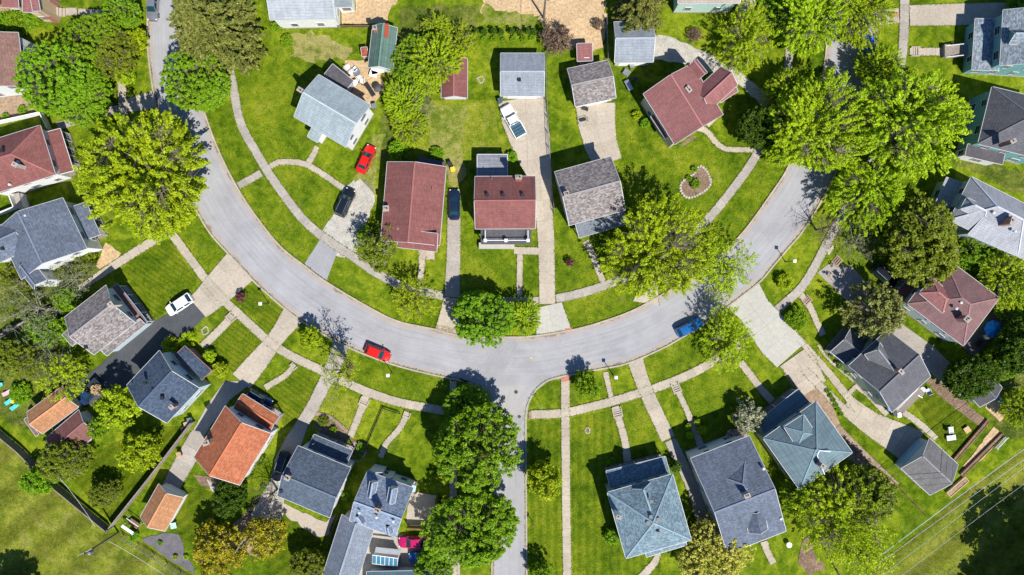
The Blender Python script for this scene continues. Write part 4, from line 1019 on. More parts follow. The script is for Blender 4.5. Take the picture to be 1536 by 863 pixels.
path([(350, 474, 12), (328, 497, 12), (304, 520, 12)]); path([(443, 547, 8), (430, 562, 9), (411, 574, 9), (398, 582, 10)])
path([(550, 594, 12), (541, 617, 11), (526, 655, 10)]); path([(474, 621, 6), (486, 623, 6), (500, 629, 6), (522, 648, 6)], M_BRICKPATH, slab=.7)
path([(611, 618, 9), (604, 636, 9), (592, 652, 9), (580, 664, 9), (571, 686, 9)])
path([(908, 558, 9), (913, 580, 8), (917, 598, 8)]); path([(922, 610, 12), (929, 632, 11), (937, 660, 11), (941, 690, 12), (943, 708, 14)])
path([(1009, 574, 10), (1018, 590, 9), (1031, 618, 9), (1044, 650, 10), (1052, 672, 12)]); path([(1110, 543, 11), (1125, 562, 11), (1141, 583, 11), (1158, 602, 12)])
path([(1200, 441, 10), (1208, 452, 10), (1217, 464, 10), (1223, 480, 9), (1231, 495, 10), (1234, 503, 10)]); path([(1227, 517, 4), (1236, 532, 4), (1252, 548, 4), (1280, 572, 4)], slab=.8)
path([(1282, 578, 9), (1300, 590, 9), (1320, 612, 8), (1330, 622, 8)]); path([(1267, 596, 7), (1284, 580, 8)])
path([(1248, 368, 9), (1240, 381, 9)]); path([(1364, 78, 12), (1416, 78, 12)], slab=1.4); path([(908, 558, 8), (907, 556, 8)]) if False else None
path([(1040, 855, 1), (1040, 856, 1)]) if False else path([(988, 822, 8), (985, 838, 10), (975, 852, 12), (960, 868, 12)])
path([(1146, 812, 12), (1150, 826, 10), (1160, 845, 10)]); path([(1255, 640, 9), (1290, 675, 9), (1318, 702, 9), (1345, 728, 9)], M_BRICKPATH, slab=.9)
sheet('tactile_paving', [(847, 493), (858, 492), (859, 497), (847, 499)], M_PAVER, .145); sheet('tactile_paving', [(842, 567), (854, 564), (855, 571), (843, 573)], M_PAVER, .148); sheet('tactile_paving', [(793, 617), (797, 617), (797, 629), (793, 629)], M_DIRT, .148)
sheet('driveway_stain', [(655, 487), (668, 489), (690, 495), (694, 503), (672, 502), (652, 496)], noisy('mud_stain', (.2, .14, .09), .4, 3, c2=(.34, .27, .2)), .138)
GS = 'concrete steps on the front paths'
steps(352, 472, 222, 1.2, 4, 'four concrete steps climbing from the pavement to the navy roofed house'); steps(443, 547, 225, .9, 2, 'two low steps on the curved path toward the orange roofed house')
steps(549, 597, 247, 1.25, 4, 'flight of steps on the straight path below the pavement by the hedged square lawn'); steps(612, 618, 250, .9, 3, 'short steps where the winding path meets the pavement beside the tall maple')
steps(924, 611, 283, 1.3, 5, 'five concrete steps leading down from the pavement to the pale teal hip roofed house'); steps(1011, 575, 292, 1.1, 5, 'steps beside the second drive that lead to the blue grey roofed house')
steps(1205, 446, 313, 1.1, 4, 'reddish steps on the curving path to the charcoal gabled house', M_BRICKPATH); steps(1366, 78, 0, 1.3, 4, 'four steps on the path to the speckled grey house in the upper right corner')
steps(1250, 388, 320, 1.2, 4, 'steps under the trees at the head of the shaded side drive', M_BRICKPATH)

# ================================================================== HOUSES
def R_(k, c, **kw): return g('shingle_' + k, lambda: shingle('shingle_' + k, c, **kw))
def S_(k, c): return g('siding_' + k, lambda: siding('siding_' + k, c))
RED = R_('red', (0.225, 0.088, 0.08), var=.14, bw=.9); REDP = R_('pink_red', (0.27, 0.115, 0.11), var=.1, bw=.9); ORG = R_('orange', (0.40, 0.125, 0.055), var=.16, warm=(.42, .15, .08))
TAN = R_('tan', (0.42, 0.205, 0.10), var=.16); BRN = R_('brown', (0.235, 0.135, 0.11), var=.18); MIX = R_('mixed_grey_brown', (0.215, 0.20, 0.20), var=.45, warm=(.25, .215, .205), bw=.5, bh=.3)
TEAL = R_('pale_teal', (0.17, 0.245, 0.29), var=.38, bw=.5, bh=.3); PALE = R_('pale_blue_grey', (0.31, 0.37, 0.395), var=.1, bw=1.2); GBLUE = R_('blue_grey', (0.125, 0.15, 0.20), var=.25); NAVY = R_('navy', (0.06, 0.085, 0.13), var=.35)
SLATE = R_('slate', (0.092, 0.118, 0.16), var=.3); LIGHTB = R_('light_slate', (0.21, 0.26, 0.35), var=.35, bw=.45, bh=.32); CHAR = R_('charcoal', (0.12, 0.12, 0.135), var=.14, bw=1.0); LGREY = R_('light_grey', (0.38, 0.39, 0.43), var=.06, bw=1.4)
GARG = R_('garage_grey', (0.27, 0.30, 0.34), var=.1, bw=1.2); TEALR = R_('teal_rows', (0.135, 0.195, 0.225), var=.08, bw=6, bh=.38); GREEN = R_('green_metal', (0.10, 0.17, 0.14), var=.1, bw=6, bh=.5); SPECK = R_('speckled_blue', (0.23, 0.27, 0.31), var=.45, bw=.5, bh=.35)
DGREY = R_('dark_asphalt', (0.10, 0.10, 0.11), var=.15, bw=1.2)
WHT = S_('white', (0.72, 0.73, 0.72)); CRM = S_('cream', (0.6, 0.52, 0.38)); BLUS = S_('pale_blue', (0.45, 0.55, 0.6)); TEALS = S_('teal', (0.16, 0.36, 0.38)); AQUA = S_('aqua', (0.42, 0.58, 0.54)); GREYS = S_('grey', (0.4, 0.41, 0.42)); TANS = S_('tan', (0.55, 0.38, 0.2)); GRNS = S_('sage', (0.28, 0.36, 0.32)); LBL = S_('sky_blue', (0.3, 0.5, 0.66))
PI = math.pi

# -- centre of the picture
h = building('brick_house', (620, 310), 'long house with a brick red gabled roof beside the gravel drive', 'house')
b = block(h, (581, 243), (571, 361), (669, 252), 4.1, 6.1, 'gable', RED, M_BRICK); block(h, (596, 371), (655, 378), (585, 343), 3.9, 5.35, 'shed', RED, M_BRICK, z0=.02, win=False, found=False)
chimney(h, 579, 313, 5.2, .8, .8, 2.4, M_BRICK, .1); vent(h, 643, 257, 4.8, 'white'); vent(h, 645, 282, 4.8, 'box')
m = MB(); m.box(W(648, 245, 1.0), 2.2, .5, 1.0, Vector((.97, -.22, 0)), Vector((.22, .97, 0))); m.build('cellar_hatch', M_DECKROOF, h)
h = building('house', (758, 300), 'square house with a terracotta red roof and dark front balcony roof between two drives', 'house')
b = block(h, (713, 343.5), (803, 343), (713, 265), 5.3, 7.7, 'gable', RED, WHT)
chimney(h, 778, 266, 8.2, .9, .55, 3.6); [vent(h, x, 293, 7.4, 'box') for x in (731, 755, 784)]; vent(h, 738, 268, 6.0)
pb = block(h, (722, 366), (796, 366), (722, 338), 3.0, 3.15, 'shed', DGREY, None, trim=M_DECKROOF); porch_posts(pb, 0, 3)
m = MB(); q = [W(a, c, 3.6) for a, c in ((728, 361), (728, 346), (792, 361), (792, 346))]
for a, c in ((0, 2), (0, 1), (2, 3)): m.beam(q[a] + Z * .3, q[c] + Z * .3, .1, .1)
m.build('balcony_rail', M_WHITE, h)
for a in ((728, 361), (759, 361), (792, 361)): m = MB(); m.box(W(*a, 3.5), .24, .24, .55); m.build('balcony_post', M_WHITE, h)
m = MB(); m.box(W(745, 369, .5), 2.9, .5, .5); m.build('porch_step', M_CONCW, h)
db = block(h, (716, 264), (761, 264), (716, 232), 2.5, 2.6, 'flat', R_('deck_boards', (.22, .23, .26), var=.2, bw=4, bh=.3), None, trim=M_WHITE); porch_posts(db, 2, 4, z0=.3)
h = building('house', (888, 295), 'speckled grey brown gabled house right of the long concrete drive', 'house')
block(h, (832, 258), (916, 235), (855, 338), 5.2, 7.4, 'gable', MIX, GREYS); chimney(h, 850, 291, 7.9, .7, .7, 2.6, M_STONE, .3)
pb = block(h, (869, 357), (940, 336), (862, 336), 2.8, 3.05, 'shed', R_('porch_grey', (.2, .22, .25), var=.1), None); porch_posts(pb, 0, 4)
vent(h, 909, 242, 6.0, 'pipe')
# -- garages and sheds behind
h = building('garage', (784, 112), 'light grey roofed garage at the head of the long concrete drive', 'garage'); b = block(h, (751, 144), (816, 144), (751, 80), 2.7, 4.2, 'gable', GARG, WHT, win=False); garage_door(b, 0, 4.9); vent(h, 779, 120, 3.9, 'box')
h = building('garage', (888, 128), 'speckled grey brown garage left of the grey garage', 'garage'); b = block(h, (863, 160), (924, 147), (852, 103), 2.7, 4.1, 'gable', MIX, WHT, win=False); garage_door(b, 0, 4.6)
h = building('garage', (951, 64), 'slate grey garage touching the olive spruce at the top', 'garage'); b = block(h, (922, 94), (980, 93), (921, 33), 2.7, 4.3, 'gable', GARG, CRM, win=False); garage_door(b, 0, 4.4)
h = building('shed', (681, 118), 'narrow shed with a brick red roof under the yellow green thicket', 'shed'); b = block(h, (662, 147), (662, 88), (701, 146), 2.3, 3.5, 'gable', RED, WHT, win=False); door(h, W(682, 147, .1), Vector((1, 0, 0)), Vector((0, -1, 0)), 1.5)
h = building('shed', (877, 80), 'tiny square shed with a faded red roof beside the straw ground', 'shed'); b = block(h, (866, 92), (889, 91), (865, 67), 2.1, 2.5, 'shed', REDP, WHT, win=False); door(h, W(878, 93, .1), Vector((1, 0, 0)), Vector((0, -1, 0)), .9)
h = building('barn', (573, 70), 'long green metal roofed workshop next to the back patio', 'barn'); b = block(h, (559, 38), (552, 101), (596, 40), 2.8, 4.1, 'gable', GREEN, WHT, win=False); chimney(h, 562, 42, 4.6, .6, .6, 1.8); door(h, W(568, 104, .1), Vector((1, -.05, 0)).normalized(), Vector((-.05, -1, 0)).normalized(), 1.1)
m = MB(); a_ = W(580, 46, 3.95); m.box(a_ - Z * .02, .32, 1.1, .05); m.build('rust_patch_sheet', M_REDP, h)
h = building('storage_locker', (547, 78), 'small rust red locker leaning by the green roofed workshop', 'locker'); block(h, (543, 85), (552, 84), (543, 72), 1.5, 1.7, 'shed', R_('rust', (.36, .1, .06), var=.3), TANS, win=False, ov=.05)
# -- pale teal house, upper left of centre
h = building('house', (500, 160), 'angled house with a pale blue green roof and black flat extension', 'house')
b = block(h, (478, 112), (556, 158), (436, 172), 5.0, 6.7, 'gable', PALE, WHT); chimney(h, 450, 135, 6.2, .8, .6, 3.4, M_BRICK, -.55)
for q in ((466, 142), (490, 159), (517, 177)): vent(h, *q, 5.5, 'white')
vent(h, 515, 157, 5.4, 'box'); vent(h, 513, 158, 5.3, 'box')
block(h, (461, 205), (476, 214), (476, 190), 3.4, 3.9, 'shed', PALE, WHT, win=False); block(h, (515, 229), (500, 218), (545, 190), 3.0, 3.6, 'gable', PALE, WHT, win=False) if False else None
h2 = block(h, (486, 112), (499, 96), (523, 130), 3.0, 3.05, 'flat', M_DECKROOF, GREYS, win=False); m = MB()
# -- right of centre: red L house
h = building('house', (1035, 150), 'red roofed house set diagonally with a back wing and stone edged beds', 'house')
b = block(h, (965, 141), (1012, 217), (1036, 93), 5.1, 7.2, 'gable', REDP, CRM); block(h, (1045, 89), (1061, 109), (1030, 98), 5.15, 6.2, 'gable', REDP, CRM, win=False, found=False, z0=.02)
block(h, (1081, 100), (1040, 138), (1106, 128), 5.12, 6.5, 'gable', REDP, CRM, found=False, z0=.03)
block(h, (976, 175), (998, 208), (984, 171), 2.8, 3.1, 'shed', REDP, None, trim=M_TRIM); block(h, (1107, 137), (1081, 154), (1103, 131), 3.0, 3.4, 'shed', REDP, None)
chimney(h, 1033, 134, 7.0, .9, .6, 2.8, M_STONE, -.9); vent(h, 1032, 97, 5.3, 'box')
m = MB(); m.prism([W(*q) for q in ((1052, 178), (1075, 164), (1082, 172), (1062, 192))], 0, .35); m.build('porch_floor', M_CONC, h)
# -- top edge
h = building('house', (465, 5), 'white house with a pale grey roof cut by the top edge', 'house'); block(h, (405, 30), (503, 28), (405, -40), 4.6, 6.4, 'gable', R_('pale_top', (.36, .39, .42), var=.06, bw=1.5), WHT); block(h, (502, 11), (529, 10), (502, -28), 3.2, 4.4, 'gable', R_('pale_top2', (.22, .26, .28), var=.08), WHT, found=False)
h = building('house', (1070, -5), 'aqua sided house with a grey tan roof cut by the top edge', 'house'); block(h, (1017, 5), (1110, 5), (1017, -60), 4.6, 6.4, 'gable', R_('tan_top', (.38, .32, .27), var=.1), AQUA); block(h, (1109, 13), (1130, 13), (1109, -20), 3.0, 4, 'gable', R_('tan_top', (.38, .32, .27)), AQUA, win=False, found=False)
h = building('house', (30, 0), 'tan brick house with stepped red roofs in the upper left corner', 'house')
block(h, (0, 11), (28, 12), (-4, -40), 3.6, 4.6, 'shed', REDP, M_BRICKT); block(h, (34, 18), (56, 19), (24, -40), 4.8, 5.2, 'shed', REDP, M_BRICKT, z0=.01); block(h, (-80, 8), (-2, 8), (-80, -60), 5, 7, 'hip', REDP, M_BRICKT, found=False); block(h, (49, 17), (60, 16), (49, -20), 5.4, 5.9, 'shed', REDP, M_BRICKT, win=False, z0=.03, found=False)
m = MB(); m.prism([W(*q, 1) for q in ((57, 26), (82, 30), (83, -20), (66, -20), (66, 22))], 0, .9); m.build('porch_slab', M_CONC, h)
for q in ((78, 26), (78, 3)): m = MB(); m.box(W(*q, 1.3), .45, .45, 1.3); m.build('brick_pier', M_BRICK, h)
for k in range(3): m = MB(); m.box(W(87 + k * 4, 18, .5) + Z * (-.1 * k - .1), .2, .65, .38 - .1 * k); m.build('porch_step', M_CONC, h)
h = building('house', (5, 88), 'house with a plain brown roof at the left edge, half outside the frame', 'house'); block(h, (27, 49), (37, 129), (-90, 64), 4.8, 7.5, 'gable', BRN, WHT)
# -- left column
h = building('house', (30, 235), 'brown red hip roofed house with a long front porch at the left edge', 'house')
b = block(h, (60, 188), (83, 262), (-40, 220), 5.0, 7.6, 'hip', RED, WHT); pb = block(h, (90, 193), (110, 256), (66, 201), 2.8, 3.2, 'shed', RED, None, trim=M_WHITE); porch_posts(pb, 0, 6)
chimney(h, 22, 247, 8.2, .7, .6, 2.6, M_STONE, -.5, 1); vent(h, 28, 243, 7.0, 'white'); vent(h, 3, 226, 7.2, 'box'); vent(h, 15, 277, 5.6, 'white')
block(h, (20, 291), (28, 289), (30, 312), 2.0, 2.1, 'flat', M_CONCG, WHT, win=False, ov=.05, gut=False)
h = building('house', (60, 350), 'blue grey gabled house with a front porch below the red hip roofed house', 'house')
b = block(h, (94, 297), (130, 373), (-4, 344), 5.2, 7.9, 'gable', GBLUE, WHT); pb = block(h, (129, 303), (150, 352), (113, 311), 2.8, 3.2, 'shed', GBLUE, None); porch_posts(pb, 0, 5); block(h, (0, 348), (0, 391), (46, 346), 5.4, 6.8, 'gable', GBLUE, WHT, win=False, found=False, z0=.05) if False else block(h, (-30, 352), (24, 327), (-14, 400), 5.6, 7.2, 'gable', GBLUE, WHT, win=False, found=False, z0=3)
block(h, (48, 391), (70, 420), (26, 402), 5.1, 6.4, 'gable', GBLUE, WHT, win=False, found=False, z0=.05); vent(h, 38, 324, 7.4, 'white'); vent(h, 4, 373, 6.6, 'box'); vent(h, 35, 348, 7.6); vent(h, 1, 364, 6.5, 'box')
h = building('house', (160, 480), 'mottled grey brown house beside the black asphalt drive', 'house')
b = block(h, (97, 476), (159, 428), (141, 532), 5.0, 7.3, 'gable', MIX, BLUS); pb = block(h, (176, 426), (221, 483), (164, 434), 2.8, 3.1, 'shed', R_('porch_brown', (.24, .13, .11), var=.2), None, trim=LBL); porch_posts(pb, 0, 5)
block(h, (160, 534), (218, 487), (150, 527), 3.2, 3.5, 'shed', MIX, BLUS, win=False, found=False); chimney(h, 166, 457, 8.3, .7, .7, 2.4, M_STONE, .6, 1); vent(h, 129, 521, 6, 'box')
block(h, (93, 502), (108, 520), (104, 493), 3.0, 3.2, 'shed', MIX, BLUS, win=False, found=False)
h = building('house', (250, 585), 'navy blue shingled house with a brick ended front porch', 'house')
b = block(h, (239, 526), (190, 578), (298, 584), 5.2, 7.6, 'gable', NAVY, BLUS)
pb = block(h, (277, 519), (317, 556), (264, 532), 2.9, 3.3, 'shed', NAVY, M_BRICK, trim=M_BRICK, win=False, found=False)
for q in ((217, 574), (230, 585), (243, 597)): vent(h, *q, 7.4, 'box')
vent(h, 197, 576, 6.0); chimney(h, 257, 611, 7.6, .55, .55, 1.6, M_BRICK, .8, 1)
h = building('house', (350, 665), 'bright orange roofed house with a matching porch roof', 'house')
b = block(h, (338, 609), (291, 686), (407, 650), 5.0, 7.6, 'gable', ORG, WHT); pb = block(h, (364, 591), (419, 625), (350, 612), 3.0, 3.6, 'gable', ORG, None, trim=M_TRIM); porch_posts(pb, 0, 5); chimney(h, 309, 665, 7.4, .95, .6, 3.2, M_STONE, .4)
h = building('house', (470, 715), 'slate blue gabled house with a low front porch next to the shaded drive', 'house')
b = block(h, (447, 669), (526, 702), (416, 744), 5.2, 7.7, 'gable', SLATE, WHT); pb = block(h, (471, 652), (529, 676), (463, 671), 2.8, 3.15, 'shed', SLATE, None); porch_posts(pb, 0, 5); chimney(h, 431, 717, 8.3, .7, .7, 2.4, M_BRICK, -.4); vent(h, 422, 737, 6.2, 'box'); vent(h, 470, 666, 3.9, 'pipe')
h = building('dormered_house', (575, 750), 'light slate house with four small dormers and a long rear wing', 'house')
b = block(h, (551, 707), (620, 732), (529, 783), 5.0, 8.0, 'gable', LIGHTB, WHT, found=True)
wg = block(h, (513, 772), (483, 866), (562, 790), 3.6, 5.4, 'gable', R_('wing_blue', (.2, .23, .28), var=.15), WHT, win=False, found=False)
for (a, c, d) in (((555, 722), (566, 725), (553, 737)), ((584, 731), (596, 735), (581, 748)), ):
    block(h, (a[0], a[1]), (a[0] - 4, a[1] + 22), (c[0], c[1]), 6.9, 7.7, 'gable', LIGHTB, WHT, z0=5.4, win=False, found=False, ov=.12)
for (a, c) in (((553, 705), (574, 711)), ((577, 715), (588, 719))):
    block(h, a, (a[0] - 3, a[1] + 14), c, 4.3, 5.2, 'gable', LIGHTB, WHT, z0=.05, win=False, found=False, ov=.12)
block(h, (534, 776), (541, 787), (542, 771), 6.2, 7.0, 'gable', LIGHTB, WHT, z0=4, win=False, found=False, ov=.1); block(h, (578, 790), (580, 801), (588, 788), 6.2, 7.0, 'gable', LIGHTB, WHT, z0=4, win=False, found=False, ov=.1)
chimney(h, 566, 766, 9.2, .8, .6, 3, M_BRICK, -.3); [vent(h, *q, 7.9, 'white') for q in ((539, 769), (565, 776), (590, 782))]
pb = block(h, (590, 731), (622, 738), (593, 722), 2.9, 3.2, 'shed', LBL, None, trim=M_TRIM); porch_posts(pb, 2, 3)
h = building('greenhouse', (580, 838), 'small garden greenhouse with six blue roof panes behind the dormered house', 'greenhouse')
b = block(h, (558, 846), (596, 851), (562, 829), 1.9, 2.9, 'shed', M_WHITE, WHT, win=False, ov=.08, gut=False)
for k in range(6):
    m = MB(); L = b.L; x0, x1 = L * (k + .06) / 6, L * (k + .94) / 6; f = lambda x, t: b.P(x, b.D * t, 1.93 + 1.0 * t)
    m.quad([f(x0, .05), f(x1, .05), f(x1, .93), f(x0, .93)]); m.build('roof_pane', M_SKYGLASS, h)
block(h, (562, 829), (600, 833), (562, 823), 2.9, 2.3, 'shed', M_WHITE, None, gut=False)
h = building('outbuilding', (610, 880), 'low blue roofed outbuilding at the bottom edge behind the courtyard', 'outbuilding'); block(h, (550, 858), (648, 856), (550, 920), 2.8, 3.4, 'shed', R_('blue_low', (.07, .13, .18), var=.1), BLUS, win=False)
# -- lower left corner
h = building('garage', (245, 762), 'small tan orange garage in the lower left garden', 'garage'); b = block(h, (238, 726), (210, 776), (276, 746), 2.6, 4.1, 'gable', TAN, WHT, win=False); garage_door(b, 3, 3.0)
h = building('garage', (75, 628), 'tan orange roofed workshop beside the field fence', 'garage'); b = block(h, (94, 579), (40, 619), (58, 655), 2.8, 4.0, 'gable', TAN, CRM, win=False); block(h, (44, 619), (34, 629), (62, 650), 2.4, 2.8, 'shed', BRN, WHT, win=False, found=False, z0=.02) if False else block(h, (36, 630), (54, 655), (42, 626), 2.3, 2.6, 'shed', BRN, WHT, win=False, found=False, z0=.02)
h = building('garage', (100, 640), 'dark red brown roofed garage joined behind the tan workshop', 'garage'); b = block(h, (118, 615), (69, 657), (137, 658), 2.5, 3.8, 'gable', R_('dark_red', (.2, .09, .08), var=.15), WHT, win=False)
# -- bottom centre right
h = building('house', (975, 770), 'pale teal hip roofed house with a cross gable in the open lawn', 'house')
b = block(h, (911, 739), (939, 838), (1009, 711), 5.6, 8.6, 'hip', TEAL, GRNS); block(h, (945, 734), (958, 772), (978, 724), 5.5, 7.7, 'gable', TEAL, GRNS, win=False, found=False, z0=3)
pb = block(h, (909, 707), (998, 685), (916, 737), 2.8, 3.3, 'shed', TEAL, None); porch_posts(pb, 0, 5); block(h, (970, 836), (1030, 818), (967, 822), 4.9, 5.7, 'shed', TEAL, GRNS, win=False, found=False, z0=.03)
chimney(h, 928, 776, 8.6, .6, .5, 3.2, M_WHITE, -.3, 1); [vent(h, *q, 8.2, 'box') for q in ((977, 752), (976, 775), (972, 784), (987, 779), (980, 788), (989, 800))]
h = building('house', (1112, 740), 'large blue grey shingled house with a triangular front dormer', 'house')
b = block(h, (1036, 688), (1124, 654), (1096, 829), 5.4, 8.4, 'gable', GBLUE, WHT)
block(h, (1074, 713), (1102, 762), (1121, 692), 6.3, 8.1, 'hip', GBLUE, None, z0=4, hk=.95); chimney(h, 1121, 744, 9.2, .8, .55, 2.6, M_STONE, .4, 2); vent(h, 1145, 703, 7.6, 'white'); vent(h, 1171, 778, 6.4, 'white')
block(h, (1117, 770), (1123, 800), (1145, 760), 6.6, 7.8, 'gable', GBLUE, None, z0=4, cap=False)
m = MB(); m.prism([W(*q) for q in ((1030, 676), (1060, 664), (1066, 676), (1040, 690))], 0, .4); m.build('porch_floor', M_CONCG, h)
h = building('house', (1215, 665), 'blue teal ribbed hip roof house with a white edged V dormer', 'house')
b = block(h, (1145, 658), (1224, 602), (1200, 735), 5.4, 8.4, 'hip', TEALR, GRNS); block(h, (1176, 641), (1196, 672), (1205, 621), 6.9, 7.9, 'hip', TEALR, WHT, z0=5.5, win=False, found=False, ov=.2); pb = block(h, (1133, 635), (1197, 584), (1148, 655), 2.8, 3.3, 'shed', TEALR, None); porch_posts(pb, 0, 5); block(h, (1196, 585), (1214, 606), (1180, 596), 3.3, 3.6, 'flat', TEALR, None) if False else None
chimney(h, 1235, 700, 9.0, .7, .6, 2.6, M_BRICK, -.6, 1)
m = MB(); m.beam(W(1226, 684, 8.35), W(1229, 676, 8.4), .09, .08); m.beam(W(1229, 676, 8.4), W(1246, 678, 7.9), .09, .08); m.beam(W(1226, 684, 8.3), W(1237, 712, 6.6), .09, .08); m.build('dormer_trim', M_WHITE, h)
h = building('house', (1325, 555), 'charcoal gabled house with cross gable and gabled porch between the twin tracks and shaded drive', 'house')
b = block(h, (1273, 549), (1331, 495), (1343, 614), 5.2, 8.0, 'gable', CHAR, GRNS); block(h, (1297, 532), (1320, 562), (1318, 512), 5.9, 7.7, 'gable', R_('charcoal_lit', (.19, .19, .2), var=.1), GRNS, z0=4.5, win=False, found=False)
block(h, (1336, 496), (1380, 520), (1331, 512), 5.1, 6.5, 'gable', CHAR, GRNS, win=False, found=False, z0=.04) if False else None
pb = block(h, (1246, 528), (1270, 548), (1279, 490), 2.9, 4.0, 'gable', CHAR, None); porch_posts(pb, 0, 4); chimney(h, 1352, 558, 8.9, .5, .8, 2.4, M_BRICK, .75, 1)
vent(h, 1366, 538, 7.4, 'white'); vent(h, 1335, 574, 7.2, 'white'); m = MB(); m.box(W(1360, 602, .5), 2.9, .75, .5, Vector((.7, .71, 0)), Vector((-.71, .7, 0))); m.build('deck', M_WOOD, h)
m = MB()
for k in range(16): q = W(1345 + k * 2.0, 615 - k * 2.0, 1.3); m.box(q, .03, .03, .35)
m.beam(W(1345, 615, 1.6), W(1377, 583, 1.6), .08, .06); m.build('deck_railing', M_WHITE, h)
h = building('house', (1430, 465), 'large rose red hip roofed house with a blue umbrella on its back patio', 'house')
b = block(h, (1361, 456), (1415, 384), (1441, 525), 5.2, 8.2, 'hip', R_('mauve_red', (.205, .115, .115), var=.1, bw=.9), BLUS); block(h, (1379, 440), (1414, 470), (1398, 416), 6.6, 7.8, 'hip', REDP, WHT, z0=5, win=False, found=False, ov=.2); block(h, (1398, 407), (1425, 404), (1402, 425), 4.8, 5.6, 'shed', REDP, BLUS, win=False, found=False) if False else None
chimney(h, 1451, 479, 8.6, .8, .8, 2.4, M_BRICK, .8, 2); vent(h, 1441, 454, 7.9, 'white'); vent(h, 1434, 463, 7.9, 'white'); m = MB(); m.prism([W(*q, .3) for q in ((1497, 462), (1512, 478), (1462, 538), (1445, 522))], 0, .3); m.build('back_deck', R_('deck_planks', (.2, .2, .2), var=.2, bw=4, bh=.2), h)
pb = block(h, (1340, 442), (1386, 396), (1352, 452), 2.8, 3.2, 'shed', REDP, None); porch_posts(pb, 0, 5)
h = building('house', (1490, 325), 'light silver grey hip roofed house with a square dormer at the right edge', 'house')
b = block(h, (1457, 265), (1424, 330), (1560, 318), 5.4, 8.8, 'hip', LGREY, BLUS); block(h, (1450, 296), (1441, 314), (1487, 310), 6.8, 8.0, 'hip', LGREY, BLUS, z0=5, win=False, found=False, ov=.2); pb = block(h, (1420, 266), (1398, 318), (1444, 276), 2.8, 3.3, 'shed', LGREY, BLUS, win=True, found=False)
chimney(h, 1519, 331, 9.6, .5, 1.3, 2.6, M_BRICK, -.3, 1); vent(h, 1490, 319, 8.3, 'white'); vent(h, 1522, 347, 8.0, 'white')
block(h, (1452, 352), (1538, 390), (1470, 320), 5.3, 8.0, 'shed', LGREY, BLUS, win=False, found=False, z0=.05)
h = building('house', (1500, 185), 'dark charcoal hip roofed house with teal siding at the right edge', 'house')
b = block(h, (1488, 130), (1467, 216), (1590, 160), 5.6, 9.4, 'hip', CHAR, TEALS, hk=1.0); block(h, (1452, 216), (1508, 229), (1448, 234), 3.4, 3.5, 'flat', M_DECKROOF, WHT, found=False, z0=.02) ; chimney(h, 1520, 212, 9.4, .8, .5, 2.6, M_BRICK, .5, 1)
h = building('house', (1500, 65), 'speckled blue grey house with a gabled porch in the upper right corner', 'house')
b = block(h, (1505, 15), (1500, 98), (1640, 14), 5.6, 8.8, 'gable', SPECK, TEALS); pb = block(h, (1463, 28), (1458, 105), (1500, 26), 2.9, 3.4, 'shed', SPECK, TEALS, z0=.02, found=False)
block(h, (1514, 44), (1600, 44), (1512, 66), 6.5, 7.8, 'gable', SPECK, TEALS, z0=4, win=False, found=False)
m = MB(); m.box(W(1432, 77, .5), 1.9, 1.0, .45); m.build('porch_stoop', M_WOOD, h)
for s in (69, 86): m = MB(); m.beam(W(1419, s, .9), W(1446, s - 3, 1.6), .1, .1); [m.box(W(1421 + 6 * k, s - .7 * k, .7), .03, .03, .5) for k in range(4)]; m.build('stair_rail', M_WHITE, h)
h = building('garage', (1395, 700), 'charcoal gabled garage with a blue door at the end of the twin track drive', 'garage')
b = block(h, (1352, 703), (1395, 743), (1393, 656), 2.9, 4.9, 'gable', R_('warm_charcoal', (.175, .17, .17), var=.12), BLUS, win=False); garage_door(b, 3, 4.8, mat=g('blue_door', lambda: plain('blue_door', (.25, .45, .6))))
h = building('garage', (1465, 575), 'dark roofed garage shaded by trees behind the rose red house', 'garage'); b = block(h, (1431, 567), (1470, 611), (1463, 536), 2.8, 3.9, 'gable', DGREY, BLUS, win=False)

# ================================================================== TREES AND PLANTS
L_DENSE = leaf_mat('leaves_green', (0.13, 0.25, 0.007), (0.31, 0.49, 0.014))
L_BRIGHT = leaf_mat('leaves_lime', (0.24, 0.34, 0.008), (0.54, 0.66, 0.016), .45)
L_YEL = leaf_mat('leaves_yellow_green', (0.28, 0.37, 0.006), (0.54, 0.66, 0.014), .45)
L_DARK = leaf_mat('leaves_dark', (0.04, 0.09, 0.005), (0.11, 0.20, 0.010))
L_OLIVE = leaf_mat('leaves_olive', (0.11, 0.15, 0.007), (0.29, 0.34, 0.025), .35)
L_SPRUCE = leaf_mat('needles_olive', (0.075, 0.092, 0.016), (0.27, 0.27, 0.055), .2)
L_BLOOM = leaf_mat('blossom_yellow', (0.36, 0.36, 0.04), (0.74, 0.68, 0.15), .35)
L_AUT = leaf_mat('leaves_gold', (0.19, 0.17, 0.012), (0.56, 0.45, 0.03), .35)
L_BROWN = leaf_mat('twigs_brown', (0.10, 0.065, 0.045), (0.27, 0.18, 0.13), .2)
L_PURP = leaf_mat('leaves_purple', (0.08, 0.02, 0.03), (0.22, 0.07, 0.09), .2)
L_WHITE = leaf_mat('blossom_white', (0.12, 0.18, 0.05), (0.62, 0.58, 0.45), .3)
L_PINK = leaf_mat('blossom_pink', (0.35, 0.25, 0.26), (0.62, 0.50, 0.50), .3)
L_GREY = leaf_mat('leaves_grey_green', (0.07, 0.09, 0.04), (0.26, 0.28, 0.16), .3)
def P_(k, pr, R, H, cf, nm='maple_tree', ct='tree'): PROTO[k] = (pr[0], pr[1], R, H, cf, nm, ct)
P_('dense1', make_tree(1, 6.4, 10.5, 2.0, 1600, 44, .25, .5, L_DENSE, shell=.32, twig=True, amp=.42, up=.9, gap=.7), 6.6, 10.5, .6)
